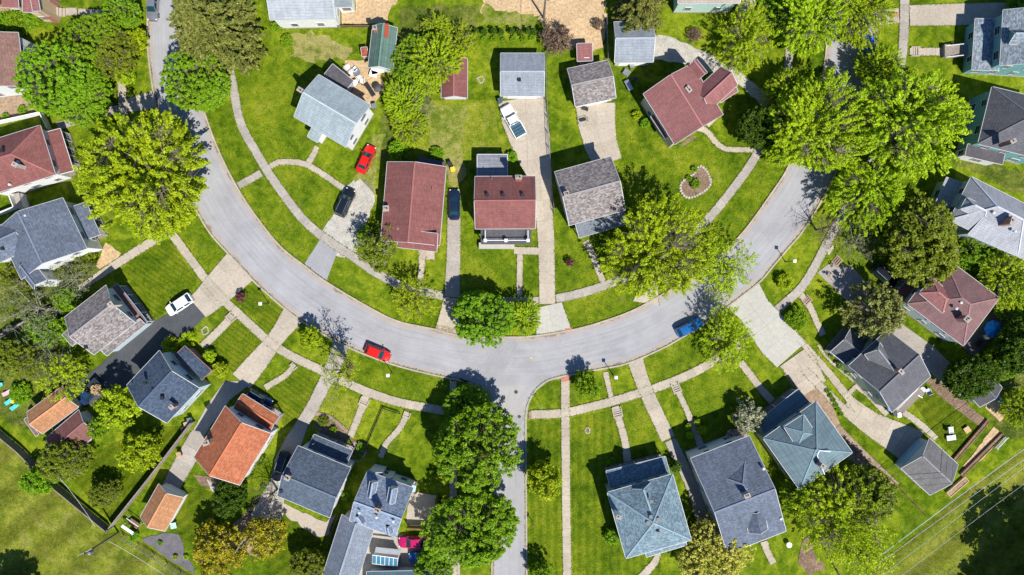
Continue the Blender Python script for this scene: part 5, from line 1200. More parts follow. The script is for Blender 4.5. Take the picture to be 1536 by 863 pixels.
P_('dense2', make_tree(2, 6.2, 10.5, 2.0, 1500, 44, .25, .5, L_DENSE, shell=.32, amp=.45, up=.9, gap=.7), 6.4, 10.5, .6)
P_('bright1', make_tree(3, 8.0, 12, 2.5, 1500, 36, .23, .38, L_BRIGHT, shell=.42, streak=2.8, amp=.3, gap=1.6, asp=1.9, up=.9), 8.2, 12, .6)
P_('bright2', make_tree(4, 7.6, 12, 2.5, 1000, 36, .23, .38, L_BRIGHT, shell=.42, streak=2.6, amp=.34, gap=1.8, asp=1.9, up=.9), 7.9, 12, .6)
P_('airy1', make_tree(5, 6.5, 11, 2.5, 760, 26, .20, .42, L_YEL, up=.9, shell=.45, streak=1.8, amp=.3, gap=1.5), 6.8, 12, .6)
P_('maplemid', make_tree(41, 7.0, 11.5, 2.5, 1150, 34, .22, .4, L_YEL, up=.9, shell=.42, streak=1.9, amp=.3, gap=1.3), 7, 11.5, .6)
P_('airy2', make_tree(6, 5.0, 9, 2.0, 330, 20, .19, .38, L_YEL, up=.9, shell=.5, streak=1.7, amp=.3, gap=1.2), 5.3, 10, .6)
P_('airy3', make_tree(36, 5.0, 9, 2.0, 170, 18, .18, .36, L_YEL, up=.9, shell=.6, streak=1.7, amp=.35, gap=1.5), 5.3, 9, .6)
P_('olive1', make_tree(7, 5.0, 9, 1.6, 900, 32, .21, .42, L_OLIVE, shell=.38, amp=.28, up=.8), 5.2, 10, .6, 'broadleaf_tree')
P_('sparse', make_tree(8, 4.6, 9, 2.0, 210, 18, .22, .6, L_OLIVE, M_BARKL, shell=.5, amp=.3, gap=1), 4.9, 9, .6, 'broadleaf_tree')
P_('greysparse', make_tree(18, 4.6, 7, 1.2, 170, 12, .17, .5, L_GREY, M_BARKL, shell=.5, amp=.35), 4.9, 7, .6, 'broadleaf_tree')
P_('greytree', make_tree(38, 4.8, 8.5, 1.4, 560, 26, .24, .4, leaf_mat('leaves_silver_green', (0.10, 0.13, 0.02), (0.42, 0.44, 0.12), .3), shell=.42, amp=.32, gap=1.2, up=.8, streak=1.8), 5.0, 8.5, .6, 'broadleaf_tree')
P_('bloom', make_tree(9, 6.0, 9, 1.6, 1200, 24, .25, .42, L_BLOOM, shell=.34, amp=.3, up=.8), 6.3, 10, .6, 'flowering_tree')
P_('gold', make_tree(10, 4.6, 8, 1.6, 300, 34, .26, .62, L_AUT, shell=.45, amp=.32, gap=1), 4.9, 8, .6, 'ornamental_tree')
P_('small', make_tree(11, 2.6, 6, 1.2, 150, 40, .24, .5, L_BRIGHT, shell=.42, amp=.2, limbs=6), 2.8, 6, .6, 'small_tree')
P_('smalld', make_tree(12, 2.6, 6, 1.2, 150, 40, .24, .5, L_DENSE, shell=.42, amp=.2, limbs=6), 2.8, 6, .6, 'small_tree')
P_('smally', make_tree(13, 2.2, 5, 1.0, 90, 34, .22, .45, L_YEL, shell=.45, amp=.25, limbs=6), 2.4, 5, .6, 'small_tree')
P_('thin', make_tree(14, 2.9, 10.5, 2.5, 190, 6, .15, .34, L_YEL, shell=.55, amp=.3, limbs=7, squash=.95), 3.3, 10.5, .6, 'young_tree')
P_('bare', make_tree(15, 5.0, 10, 2, 200, 3, .12, .5, L_BROWN, M_BARK, shell=.6, amp=.2, limbs=10), 5.0, 10, .6, 'bare_tree')
P_('brown', make_tree(16, 2.4, 3.2, .3, 170, 34, .13, .42, L_BROWN, shell=.45, amp=.25, limbs=8), 2.5, 3.2, .5, 'brown_shrub', 'shrub')
P_('bush', make_tree(17, 1.2, 1.7, .15, 60, 40, .16, .34, L_DENSE, shell=.4, amp=.15, limbs=6, twig=False), 1.35, 1.7, .5, 'shrub', 'shrub')
P_('bushy', make_tree(19, 1.2, 1.7, .15, 60, 36, .16, .34, L_YEL, shell=.4, amp=.15, limbs=6, twig=False), 1.35, 1.7, .5, 'shrub', 'shrub')
P_('busho', make_tree(20, 2.4, 2.6, .2, 170, 36, .2, .5, L_OLIVE, shell=.45, amp=.25, limbs=8, twig=False), 2.6, 2.6, .5, 'shrub', 'shrub')
P_('bushg', make_tree(21, 2.6, 3.0, .2, 200, 40, .22, .5, L_DENSE, shell=.45, amp=.25, limbs=8, twig=False), 2.8, 3.0, .5, 'shrub', 'shrub')
P_('purple', make_tree(22, 1.3, 3.0, .7, 60, 30, .16, .32, L_PURP, shell=.45, limbs=6), 1.5, 3, .6, 'purple_leaved_tree', 'shrub')
P_('white', make_tree(23, 2.6, 5.4, .8, 150, 36, .22, .5, L_WHITE, shell=.42, limbs=7), 2.8, 5.4, .6, 'flowering_shrub', 'shrub')
P_('pink', make_tree(24, 1.5, 2.4, .3, 80, 36, .16, .36, L_PINK, shell=.42, limbs=6), 1.7, 2.4, .6, 'flowering_shrub', 'shrub')
P_('arbor', make_tree(25, .62, 2.3, .1, 60, 34, .11, .16, L_DARK, shell=.4, amp=.1, limbs=3, twig=False), .75, 2.3, .5, 'arborvitae', 'shrub')
P_('ball', make_tree(26, 1.0, 1.9, .1, 110, 44, .14, .24, L_BRIGHT, shell=.22, amp=.03, limbs=4, twig=False), 1.1, 1.9, .5, 'clipped_bush', 'shrub')
P_('pine1', make_pine(31, 5.2, 15, L_SPRUCE), 5.6, 15, .45, 'spruce_tree'); P_('pine2', make_pine(32, 4.0, 11, L_SPRUCE, 10), 4.3, 11, .45, 'spruce_tree')
P_('darkbig', make_tree(33, 6.4, 11, 2.2, 560, 48, .36, .8, L_DARK, shell=.38, amp=.28), 6.6, 12, .6, 'shade_tree')
GS_ = 'street and garden trees'
T = [ # kind, x, y, r, label
 ('dense1', 92, 122, 58, 'big dense green tree in front of the plain brown roof'), ('dense2', 138, 66, 46, 'dense green tree just above the biggest one at upper left'), ('dense2', 128, 148, 42, 'dark green tree overhanging the walkway at upper left'), ('olive1', 172, 80, 34, 'mid green tree between the dense trees and the yellow saplings'),
 ('dense1', 186, 22, 29, 'green tree next to the silver car at the top left'), ('smally', 205, 62, 19, 'yellow green sapling nearest the street at upper left'), ('smally', 187, 112, 15, 'smaller yellow sapling on the verge below the other yellow one'),
 ('pine1', 318, 42, 60, 'large olive spruce with star shaped branches at the top of the street'), ('dense1', 298, 124, 50, 'round bright green maple overhanging the street below the spruce'),
 ('bright2', 222, 260, 89, 'huge lime green maple beside the bend at left'), ('bright2', 255, 205, 32, 'lime green limbs of a second maple near the driveway at left'),
 ('bright1', 1230, 190, 84, 'huge lime maple left of the upper right street'), ('bright2', 1362, 180, 80, 'huge lime maple right of the upper right street'), ('bright2', 1215, 28, 54, 'lime tree at the top edge left of the upper right street'), ('bright1', 1290, 22, 50, 'lime tree spreading over the street at the top edge'),
 ('bright1', 1300, 290, 62, 'lime maple on the inside of the right hand pavement'), ('airy1', 1118, 58, 50, 'yellow green tree by the top gravel drive'), ('dense2', 1165, 22, 34, 'green tree between the yellow tree and the upper right street'), ('darkbig', 1140, 190, 32, 'shaded green tree beside the diagonal red roofed house'), ('bright2', 1318, 100, 34, 'small lime tree above the right hand junction of pavement and walk') ,
 ('bright2', 1182, 140, 36, 'lime tree over the pavement beside the diagonal red roofed house'), ('bright1', 1170, 222, 30, 'lime tree at the inside corner of the right hand bend'), ('olive1', 1387, 365, 62, 'broad dark olive tree in front of the silver grey roof'), ('greysparse', 1285, 362, 34, 'grey green loose tree beside the olive tree'), ('greytree', 1312, 464, 46, 'spotty grey green tree above the charcoal gabled house'),
 ('maplemid', 986, 372, 80, 'large yellow green maple beside the speckled house'), ('airy2', 1093, 398, 44, 'thin yellow tree leaning over the right hand bend'), ('airy1', 1090, 508, 47, 'lime street tree above the bright blue car'), ('airy3', 1078, 432, 26, 'thin yellow limbs above the blue car on the bend'), ('bare', 1238, 345, 30, 'bare tree whose branching shadow crosses the right hand road'),
 ('dense1', 722, 475, 46, 'round dense lime green street tree in the middle of the bend'), ('bright2', 785, 476, 27, 'small light green street tree touching the dense one in the middle'), ('airy2', 622, 450, 36, 'thin light green street tree left of the middle drive'), ('sparse', 566, 368, 36, 'sparse olive tree at the front corner of the brick red gabled house'),
 ('dense1', 712, 670, 68, 'tall round green maple over the side street'), ('dense2', 706, 795, 66, 'broad green maple at the bottom of the side street'), ('dense2', 700, 606, 34, 'green crown nearest the junction above the tall round maple'), ('dense1', 650, 850, 30, 'green tree over the courtyard at the bottom') ,
 ('small', 816, 722, 26, 'light green young tree on the verge right of the side street'), ('smalld', 812, 860, 20, 'dark young tree at the bottom of the right hand verge'), ('smalld', 882, 577, 22, 'young tree beside the corner walk right of the junction'),
 ('airy1', 1268, 785, 80, 'wide yellow green tree below the ribbed teal roof'), ('olive1', 1300, 742, 46, 'olive green side crown by the dirt path'), ('bloom', 1074, 830, 63, 'large cream yellow blossoming tree at the bottom'), ('bright2', 1210, 745, 34, 'green tree touching the lower corner of the teal ribbed roof'),
 ('gold', 328, 828, 42, 'golden leaved tree at the bottom left'), ('gold', 394, 806, 34, 'smaller golden tree beside the garden path'), ('olive1', 462, 852, 28, 'feathery olive tree at the bottom left of the long wing'), ('darkbig', 345, 745, 26, 'dark shrubby tree at the back corner of the orange roofed house'),
 ('olive1', 93, 692, 34, 'dark olive tree on the field fence'), ('smalld', 56, 722, 24, 'rounded dark green tree in the field corner'), ('olive1', 155, 742, 22, 'small olive tree inside the fence corner'), ('small', 208, 678, 29, 'lime green tree in the back lawn below the navy roof'), ('small', 176, 612, 32, 'lime green tree against the navy roofed house'), ('smalld', 146, 642, 18, 'green bushy tree beside the red brown garage'),
 ('greysparse', 42, 470, 52, 'bare branched grey tree in the overgrown left yard'), ('greysparse', 70, 540, 40, 'thin grey green tree beside the mottled house'), ('airy2', 92, 566, 40, 'yellow green tree above the tan workshop'), ('greysparse', 105, 415, 36, 'grey green tree below the blue grey gabled house'), ('olive1', 25, 540, 34, 'olive tree near the slide at the left edge'), ('sparse', 20, 425, 30, 'sparse olive tree at the left edge below the blue grey house'),
 ('bright2', 652, 90, 38, 'yellow green tree behind the narrow red shed'), ('dense2', 618, 92, 34, 'green tree right of the green workshop'), ('bright1', 606, 150, 36, 'lime tree between the pale teal house and the red shed'), ('airy2', 690, 62, 28, 'yellow thin tree left of the arborvitae row'), ('greysparse', 630, 160, 22, 'grey twiggy small tree left of the narrow red shed'), ('bright1', 612, 190, 32, 'green tree above the brick red gabled house'), ('airy2', 642, 120, 24, 'yellow tree touching the roof of the narrow red shed'), ('airy2', 655, 40, 24, 'yellow green shrubby tree at the top left of the straw ground'),
 ('pine2', 962, 12, 36, 'olive spruce at the top beside the slate grey garage'), ('thin', 508, 556, 33, 'thin young tree casting a forked shadow across the road'), ('small', 466, 508, 17, 'round leafy small tree between the two left drives'),
 ('dense2', 1470, 378, 34, 'green tree below the silver grey roof'), ('bright2', 1508, 420, 42, 'light green tree at the right edge beside the rose red house'), ('dense2', 1500, 545, 30, 'green tree behind the shaded garage'), ('darkbig', 1535, 520, 42, 'dark green tree at the right edge below the blue umbrella'), ('bright2', 1530, 612, 30, 'lime tree at the right edge above the sandy yard'), ('darkbig', 1456, 566, 34, 'dark tree shading the garage behind the rose red house'),
 ('dense2', 1528, 462, 30, 'green tree at the right edge level with the blue umbrella'), ('darkbig', 1585, 505, 40, 'dark tree just past the right edge'), ('darkbig', 1628, 900, 86, 'big field tree outside the lower right corner whose shadow falls on the field'), ('darkbig', 1570, 960, 60, 'second field tree beyond the bottom edge that shades the field'), ('dense2', 1530, 5, 22, 'small green tree in the upper right corner') ,
 ('dense1', 12, 18, 0, ''), ('bare', 400, 748, 34, 'bare tree beside the gravel yard left of the slate blue house'), ('darkbig', 12, 904, 36, 'dark tree at the lower left corner of the field'), ('bright1', 232, 330, 40, 'lime lower limbs of the huge maple by the pavement') ,
]
for (k, x, y, r, lab) in T:
    if r: plant(k, x, y, r, lab, GS_)
# shrubs and small plants
SH = [('purple', 361, 446, 8, 'purple leaved bush casting a round shadow on the big left driveway'), ('purple', 855, 394, 7, 'small purple red bush in the lawn below the speckled house'), ('brown', 835, 57, 25, 'brown twiggy shrub at the straw ground corner'), ('brown', 1042, 52, 11, 'round brown shrub in the grass by the top drive'), ('brown', 897, 36, 9, 'rusty brown bush left of the slate grey garage'),
 ('bushy', 1177, 423, 12, 'yellow shrub on the verge right of the big white driveway'), ('bushg', 1194, 478, 17, 'dark shrub beside the curving path'), ('white', 1124, 626, 23, 'white blossoming shrub between the two blue roofed houses'), ('pink', 1105, 655, 15, 'pink blossoming shrub at the notch of the blue grey roof'),
 ('ball', 330, 555, 12, 'clipped green ball beside the navy house porch'), ('ball', 313, 535, 10, 'clipped flat topped bush beside the navy house porch') , ('bushy', 256, 519, 13, 'lime hedge bush left of the navy house porch'), ('bushy', 282, 510, 12, 'lime hedge bush right beside the asphalt drive'),
 ('ball', 1033, 640, 5, 'small round bush left of the second steps path'), ('ball', 1035, 653, 6, 'round bush at the end of the second steps path on its left'), ('ball', 1046, 634, 5, 'small round bush right of the second steps path'), ('ball', 1053, 646, 7, 'round bush at the end of the second steps path on its right'),
 ('bush', 919, 805, 13, 'shrub against the left side of the pale teal house'), ('bush', 917, 692, 7, 'shrub in the shade of the pale teal house porch') , ('arbor', 1013, 700, 9, 'tall conical bush at the corner of the pale teal house'),
 ('bushg', 25, 30, 20, 'clipped lime hedge below the stepped red roofs, left half'), ('bushg', 45, 28, 16, 'clipped lime hedge below the stepped red roofs, right half'), ('bushg', 4, 30, 18, 'clipped lime hedge at the left edge'),
 ('busho', 125, 390, 20, 'olive bush beside the sandy patch at left'), ('busho', 95, 400, 18, 'olive bush below the blue grey house'), ('bushg', 100, 450, 20, 'green bush beside the leaning grey fence'), ('bushg', 60, 500, 28, 'dark bush in the overgrown yard'), ('bushg', 105, 500, 24, 'dark green bush behind the mottled house'), ('bushg', 30, 590, 16, 'green bush near the turquoise loungers') ,
 ('bushg', 598, 228, 16, 'green bush at the back of the brick red gabled house'), ('bushg', 655, 230, 10, 'green bush at the back right corner of the brick red gabled house'), ('bushg', 548, 352, 14, 'green bush on the edge of the gravel drive'), ('busho', 570, 395, 14, 'olive bush in front of the brick red gabled house'), ('bush', 768, 235, 9, 'small bush by the rear deck of the square red house'), ('bush', 800, 60, 0, ''),
 ('bushg', 1080, 250, 0, ''), ('bush', 1044, 276, 8, 'green plant in the middle of the stone ringed bed'), ('bush', 1034, 268, 5, 'small plant in the stone ringed bed'), ('bush', 1042, 254, 5, 'small plant at the top of the stone ringed bed'),
 ('bushg', 1420, 400, 20, 'dark green bush under the silver grey roof'), ('bushg', 1455, 402, 22, 'green bush between the silver and the rose red roofs'), ('bushg', 1485, 400, 20, 'green bush near the right edge above the rose red roof'), ('bush', 1268, 545, 12, 'lime ground shrub left beside the charcoal house'), ('bush', 1256, 530, 10, 'lime ground shrub at the porch of the charcoal house'), ('bushy', 1278, 556, 10, 'lime ground shrub further along the charcoal house'),
 ('bush', 541, 671, 7, 'shrub in the round bed beside the slate blue house'), ('bush', 538, 686, 6, 'small shrub below the round bed beside the slate blue house'), ('bush', 500, 645, 6, 'flower bush in the brick edged bed'), ('busho', 486, 632, 8, 'olive bush in the brick edged bed'), ('bush', 524, 712, 8, 'green bush between the slate blue and dormered houses'), ('bush', 518, 745, 7, 'green bush beside the rear corner of the slate blue house'),
 ('bushg', 225, 612, 0, ''), ('bush', 275, 604, 9, 'lime bush below the navy house wall') , ('bushg', 430, 62, 10, 'green weeds by the white house at the top'), ('bush', 415, 40, 8, 'bush at the corner of the white house at the top'), ('bush', 200, 805, 9, 'green bush in the lower left garden corner'), ('bush', 240, 815, 4, 'tuft in the grey gravel bed'), ('bushy', 263, 836, 4, 'yellow tuft in the grey gravel bed'), ('bushy', 279, 836, 4, 'second yellow tuft in the grey gravel bed'),
 ('bushy', 955, 173, 7, 'yellow flowering plant beside the diagonal red house'), ('bush', 968, 185, 8, 'green plant in the edged bed left of the diagonal red house'), ('bush', 1018, 216, 6, 'plant at the lower tip of the diagonal red house'), ('bushg', 615, 405, 0, ''), ('bushy', 1300, 760, 10, 'yellow bush at the edge of the dirt path'), ('busho', 385, 690, 12, 'brown bush beside the orange roofed house'), ('busho', 372, 710, 10, 'olive bush at the lower side of the orange roofed house'), ('bush', 395, 732, 5, 'round lime bush left of the gravel yard'),
 ('bushg', 100, 222, 9, 'green plant in the bed before the long front porch'), ('busho', 120, 232, 10, 'plant in the bed before the long front porch, nearer the maple'), ('bush', 33, 165, 7, 'bush beside the white wall at left'), ('bush', 8, 175, 6, 'bush at the left edge by the white wall'), ('bushg', 90, 330, 0, ''),
]
for (k, x, y, r, lab) in SH:
    if r: plant(k, x, y, r, lab, 'garden shrubs')
ORD = ['first', 'second', 'third', 'fourth', 'fifth', 'sixth', 'seventh', 'eighth', 'ninth']
for i, x in enumerate((713, 726, 740, 751, 767, 779, 791, 801, 812)):
    plant('arbor', x, 47 + (i % 2), 5.0, '%s small arborvitae from the left in the row of nine at the top' % ORD[i], 'row of small arborvitae')
for i, (x, y, r) in enumerate([(725, 58, 4), (740, 59, 5), (755, 60, 4), (770, 58, 5), (785, 58, 5), (798, 57, 5)]):
    plant('bush', x, y, r, 'low leafy plant in the border below the arborvitae row, %s from the left' % ORD[i], 'border plants below the arborvitae')
for i, (x, y) in enumerate([(1241, 587), (1246, 594), (1250, 601), (1254, 608), (1258, 615), (1262, 622)]):
    plant('bush', x, y, 4, '%s small green plant from the top in the strip beside the teal ribbed roof' % ORD[i], 'small plants along the strip')

# loose grass: tufts over the lawns and creeping over the edges of the paving
def grass_tufts():
    rng = np.random.default_rng(5); pts = []; hs = []
    for (n, m, poly) in LAWNS:
        P = np.array([(W(a, b).x, W(a, b).y) for a, b in poly]); P = np.clip(P, [-95, -56], [95, 56])
        x0, y0 = P.min(0); x1, y1 = P.max(0); k = int((x1 - x0) * (y1 - y0) * 9)
        q = np.stack([rng.uniform(x0, x1, k), rng.uniform(y0, y1, k)], 1); ins = np.zeros(k, bool)
        for i in range(len(P)):
            a, b = P[i], P[(i + 1) % len(P)]; c = ((a[1] > q[:, 1]) != (b[1] > q[:, 1]))
            ins ^= c & (q[:, 0] < (b[0] - a[0]) * (q[:, 1] - a[1]) / (b[1] - a[1] + 1e-12) + a[0])
        q = q[ins]; pts.append(q); hs.append(np.full(len(q), .04))
    for E in EDGES:
        E = np.array([e[:2] for e in E])
        for a, b in zip(E, E[1:]):
            k = int(np.linalg.norm(b - a) * 9); t = rng.random((k, 1)); q = a * (1 - t) + b * t + rng.normal(size=(k, 2)) * .07; pts.append(q); hs.append(np.full(k, .13))
    q = np.concatenate(pts); h = np.concatenate(hs); N = len(q)
    if N > 260000: sel = rng.permutation(N)[:260000]; q = q[sel]; h = h[sel]; N = len(q)
    a = rng.uniform(0, 6.28, N); s = rng.uniform(.05, .13, N); p = np.stack([q[:, 0], q[:, 1], h], 1)
    u = np.stack([np.cos(a) * s, np.sin(a) * s, rng.uniform(-.02, .05, N)], 1); v = np.stack([-np.sin(a) * s * .6, np.cos(a) * s * .6, rng.uniform(-.02, .05, N)], 1)
    V = np.stack([p - u, p - v, p + u, p + v], 1).reshape(-1, 3); clump = np.sin(q[:, 0] * 1.3 + 2 * np.sin(q[:, 1] * .7)) * np.sin(q[:, 1] * 1.1) * .2
    me = np_mesh('grass_tufts', V, np.arange(N * 4).reshape(-1, 4), [leaf_mat('grass_blades', (0.035, 0.075, 0.003), (0.20, 0.245, 0.012), .2)], np.repeat(np.clip(rng.normal(.5, .25, N) + clump, 0, 1), 4))
    tag(link('grass_tufts', me), 'short grass tufts over the lawns and along the paving edges', 'grass', kind='stuff')
grass_tufts()

# ================================================================== VEHICLES
pm_red = paint('red', (0.55, 0.012, 0.008)); pm_white = paint('white', (0.78, 0.79, 0.80)); pm_navy = paint('navy', (0.008, 0.018, 0.045)); pm_black = paint('black', (0.01, 0.012, 0.018)); pm_blue = paint('blue', (0.010, 0.095, 0.30)); pm_silver = paint('silver', (0.32, 0.33, 0.35), .6); pm_mag = paint('magenta', (0.42, 0.01, 0.10)); pm_dark = paint('dark_blue', (0.01, 0.03, 0.07)); pm_bluet = paint('truck_blue', (0.015, 0.035, 0.09))
car(549, 239, 66, 'sedan', pm_red, 'bright red sedan parked on the grass end of the gravel drive', L=4.9)
car(518, 304, 66, 'suv', pm_black, 'black minivan with roof rails on the gravel drive', L=4.9)
car(681.5, 307, 90, 'sedan', pm_navy, 'navy sedan in the narrow drive between the two red roofed houses', L=5.1)
car(769.5, 182, 119, 'pickup', pm_white, 'white pickup truck with a blue grey bed cover before the light grey garage', bedm=plain('bed_blue', (.045, .11, .15), .4), L=5.7, Wd=2.05)
car(269, 457, 213, 'hatch', pm_white, 'white hatchback on the black asphalt drive', L=4.7, Wd=1.95)
car(566.5, 529.5, 338, 'hatch', pm_red, 'red hatchback parked by the lower kerb', L=4.3)
car(1034, 491, 27, 'hatch', pm_blue, 'bright blue car parked under the lime tree on the right hand bend', L=4.6)
car(229, 9, 268, 'sedan', pm_silver, 'silver sedan cut off at the top of the left street', L=4.8)
car(1301, 74, 84, 'suv', paint('bright_blue', (.01, .11, .6)), 'blue car half hidden by trees on the upper right street')
car(133, 590, 228, 'pickup', pm_bluet, 'dark blue pickup truck with a load of firewood beside the tan workshop', L=5.4)
car(390, 598, 330, 'suv', pm_dark, 'dark blue car in the shade before the orange porch roof', L=4.4)
car(421, 700, 250, 'suv', pm_black, 'dark blue minivan parked in shade beside the slate blue house', L=5.0)
car(620, 813, 182, 'sedan', pm_mag, 'magenta coupe under the trees behind the dormered house', L=4.9)
car(636, 836, 182, 'pickup', pm_blue, 'bright blue truck with a trailer behind the dormered house', bedm=paint('sky_bed', (.05, .3, .7)), L=5.0)
car(1326, 414, 318, 'suv', pm_black, 'black car in deep shade before the rose red house')
b = W(144, 585, 1.0); r = root('firewood', (b.x, b.y, .8), 'firewood stacked in the bed of the dark blue pickup', 'firewood')
for k in range(70):
    a = rnd.uniform(0, 3.1); c = b + Vector((rnd.uniform(-.75, .75), rnd.uniform(-.75, .75), rnd.uniform(-.1, .25))); m = MB(); d = Vector((math.cos(a), math.sin(a), rnd.uniform(-.2, .2))) * .22; m.tube([c - d, c + d], rnd.uniform(.06, .1), 6); m.build('log', M_WOODT, r)
r = root('utility_trailer', W(662, 838), 'grey flat trailer behind the bright blue truck', 'trailer'); c = W(662, 838, .6)
m = MB(); m.box(c, 1.5, .9, .05); m.build('bed', M_METAL, r)
for s in (-1, 1): m = MB(); m.box(c + Vector((0, s * .93, .15)), 1.5, .03, .2); m.build('side_rail', M_METAL, r); m = MB(); m.tube([c + Vector((0, s * 1.0, -.3)), c + Vector((0, s * 1.15, -.3))], .3, 12); m.build('wheel', M_TYRE, r)

# ================================================================== STREET FURNITURE
street_lamp(403, 455, 'white topped street lamp in the mown verge by the purple bush'); street_lamp(588, 559, 'street lamp on the verge behind the red hatchback'); street_lamp(919, 562, 'square headed white street lamp right of the junction')
street_lamp(1178, 393, 'street lamp on the right hand bend by the white driveway'); street_lamp(470, 560, '') if False else None
sign_post(811, 607, 'street name sign with two crossed blades on the corner right of the junction', [(.2, 0, .75, .18, M_GREENP), (1.77, .2, .75, .18, M_GREENP)], 2.7, 'street signs'); sign_post(799, 783, 'small sign on the right hand verge of the side street', [(1.2, -.15, .6, .6, M_REDP)], 2.1, 'street signs'); sign_post(792, 660, 'thin marker post at the kerb of the side street', [(.1, 0, .3, .3, M_WHITE)], 1.2, 'street signs') if False else None
A, ua, va = utility_pole(178, 799, 9.2, .45, 'tall wooden utility pole at the corner of the field with a pale transformer')
B_, ub, vb = utility_pole(815, 27, 9.5, 1.4, 'wooden utility pole beside the straw ground at the top')
utility_pole(46, 882, 8.5, .6, 'utility pole at the lower left corner of the field', False, False)
utility_pole(392, 790, 9.0, 1.0, 'grey utility pole between the garden bed and gravel yard', False)
for i, (p, q, lab, rr) in enumerate([
 ((1310, 842), (1620, 614), 'thick pale overhead cable across the lower right field', .05), ((1310, 852), (1620, 632), 'second pale cable just below the thick one at lower right', .03), ((1290, 890), (1620, 640), 'thin wire crossing the tree shadow at lower right', .022), ((1280, 920), (1620, 665), 'lowest thin wire at lower right', .022),
 ((90, 718), (142, 790), 'white wire left of the field corner pole', .022), ((163, 812), (262, 874), 'white wire right of the field corner pole', .022), ((820, -30), (817, 40), 'wire above the straw ground pole', .02), ((817, 20), (829, 300), 'wire running down beside the long drive', .015)]):
    wire('overhead_cable', W(*p, 8.6), W(*q, 8.6), lab, rr, .3, M_WHITE if rr > .021 else M_DARKMETAL)

# ================================================================== FENCES
fence('board_fence', [(293, 632), (232, 712), (170, 790)], 'long grey board fence between the mown back lawn and the orange house drive', 1.8, M_WOOD)
fence('board_fence', [(-10, 636), (36, 674), (60, 698)], 'grey board fence between the field and the tan workshop', 1.8, M_WOOD); fence('board_fence', [(80, 720), (168, 792)], 'grey board fence along the field below the olive tree', 1.8, M_WOOD)
fence('board_fence', [(-8, 512), (50, 480), (112, 450)], 'weathered grey fence crossing the overgrown left yard', 1.6, M_WOOD, th=.3)
fence('white_fence', [(-5, 188), (68, 172), (80, 196)], 'white painted fence above the red hip roofed house', 1.5, M_WHITE); fence('white_fence', [(-5, 326), (30, 312), (22, 292)], 'white painted fence between the two left edge houses', 1.5, M_WHITE)
fence('chain_fence', [(818, 84), (822, 200), (828, 290), (831, 320)], 'chain link fence along the right side of the long drive', 1.4, M_METAL, kind='chain'); fence('chain_fence', [(186, 803), (232, 832), (292, 872)], 'chain link fence along the field below the gravel bed', 1.3, M_METAL, kind='chain')
fence('chain_fence', [(909, 30), (911, 96)], 'short chain link fence left of the slate grey garage', 1.3, M_METAL, kind='chain')
fence('rail_fence', [(508, 42), (558, 42)], 'brown low fence behind the white house at the top', 1.0, M_WOODB, kind='rails'); fence('rail_fence', [(1250, 645), (1300, 695), (1338, 722), (1384, 770)], 'thin brown fence beside the brick garden path', .9, M_WOODB, kind='rails')
fence('garden_fence', [(1236, 822), (1262, 870)], 'dark garden fence below the wide yellow green tree', 1.1, M_BLACK, kind='rails'); fence('garden_fence', [(570, 615 + 70), (590, 690)], '', .8, M_BLACK) if False else None
fence('hedge_fence', [(548, 676), (575, 612), (600, 620)], 'low dark wire fence round the lawn left of the winding path', .5, M_BLACK, kind='rails'); fence('board_fence', [(612, 788), (655, 790), (656, 742)], 'dark board fence round the small patio of the dormered house', 1.5, M_WOODB)
fence('board_fence', [(493, 812), (509, 772)], 'dark fence along the left side of the long rear wing', 1.2, M_WOODB); fence('rail_fence', [(1506, 655), (1490, 672)], 'short white gate at the sandy yard', 1.0, M_WHITE, kind='rails')

# ================================================================== GARDEN AND PATIO THINGS
raised_bed(1458, 661, 8.6, .5, .86, 'upper long brown planter beside the sandy yard', M_WOODB, M_MULCH); raised_bed(1474, 683, 9.5, .5, .78, 'lower long brown planter beside the sandy yard', M_WOODB, M_MULCH); raised_bed(1437, 731, 4.0, .9, .72, 'wooden planter touching the charcoal garage', M_WOODT, M_DIRT)
raised_bed(442, 851, 1.3, 1.2, .3, 'small square brick planter in the lawn at the bottom', M_BRICKPATH, M_DIRT, .3)
GD_ = 'patio furniture behind the pale teal house'
for i, (x, y, a, t) in enumerate([(522, 101, .5, 'white chair nearest the black flat roof'), (532, 104, 2.4, 'white chair in the middle of the cluttered patio'), (527, 110, 4, 'white chair below the middle one on the cluttered patio'), (539, 116, 1, 'white chair right of the clutter beside the extension'), (534, 126, 5, 'white chair near the corner of the pale teal roof'), (543, 122, 3, 'white chair closest to the long black bench')]):
    chair(x, y, a, t, M_WHITE, GD_, s=1.3)
table(535, 109, .6, 'round grey table on the cluttered patio', M_METAL, group=GD_); table(566, 105, 1, 'white cloth covered table below the green workshop', M_WHITE, rect=(2.0, 1.2), ang=.2); table(560, 111, 1, 'smaller white table left below the green workshop', M_WHITE, rect=(1.3, 1.0), ang=-.3); table(541, 131, 1, 'pale wooden table at the corner of the patio', M_WOODT, rect=(1.3, .9), ang=-.5)
table(555, 135, 1, 'long black bench table at the edge of the cluttered patio', M_BLACK, rect=(2.3, .75), ang=-1.0, name='garden_bench'); umbrella(565, 131, .7, 'small closed dark umbrella beside the long black bench', M_DECKROOF, 2.0)
umbrella(1493, 494, 1.45, 'bright blue umbrella on the back patio of the rose red house', M_BLUE, 2.6); table(1469, 514, 1, 'dark grill table on the back patio of the rose red house', M_BLACK, rect=(1.2, .8), ang=.8); chair(1478, 505, 2, 'white chair near the blue umbrella', M_WHITE)
lounger(16, 600, .75, 'upper turquoise sun lounger on the grass at left', M_TEALP, 'turquoise sun loungers'); lounger(24, 608, .75, 'lower turquoise sun lounger on the grass at left', M_TEALP, 'turquoise sun loungers'); lounger(13, 588, .55, 'pink sun lounger above the turquoise pair', M_PINK)
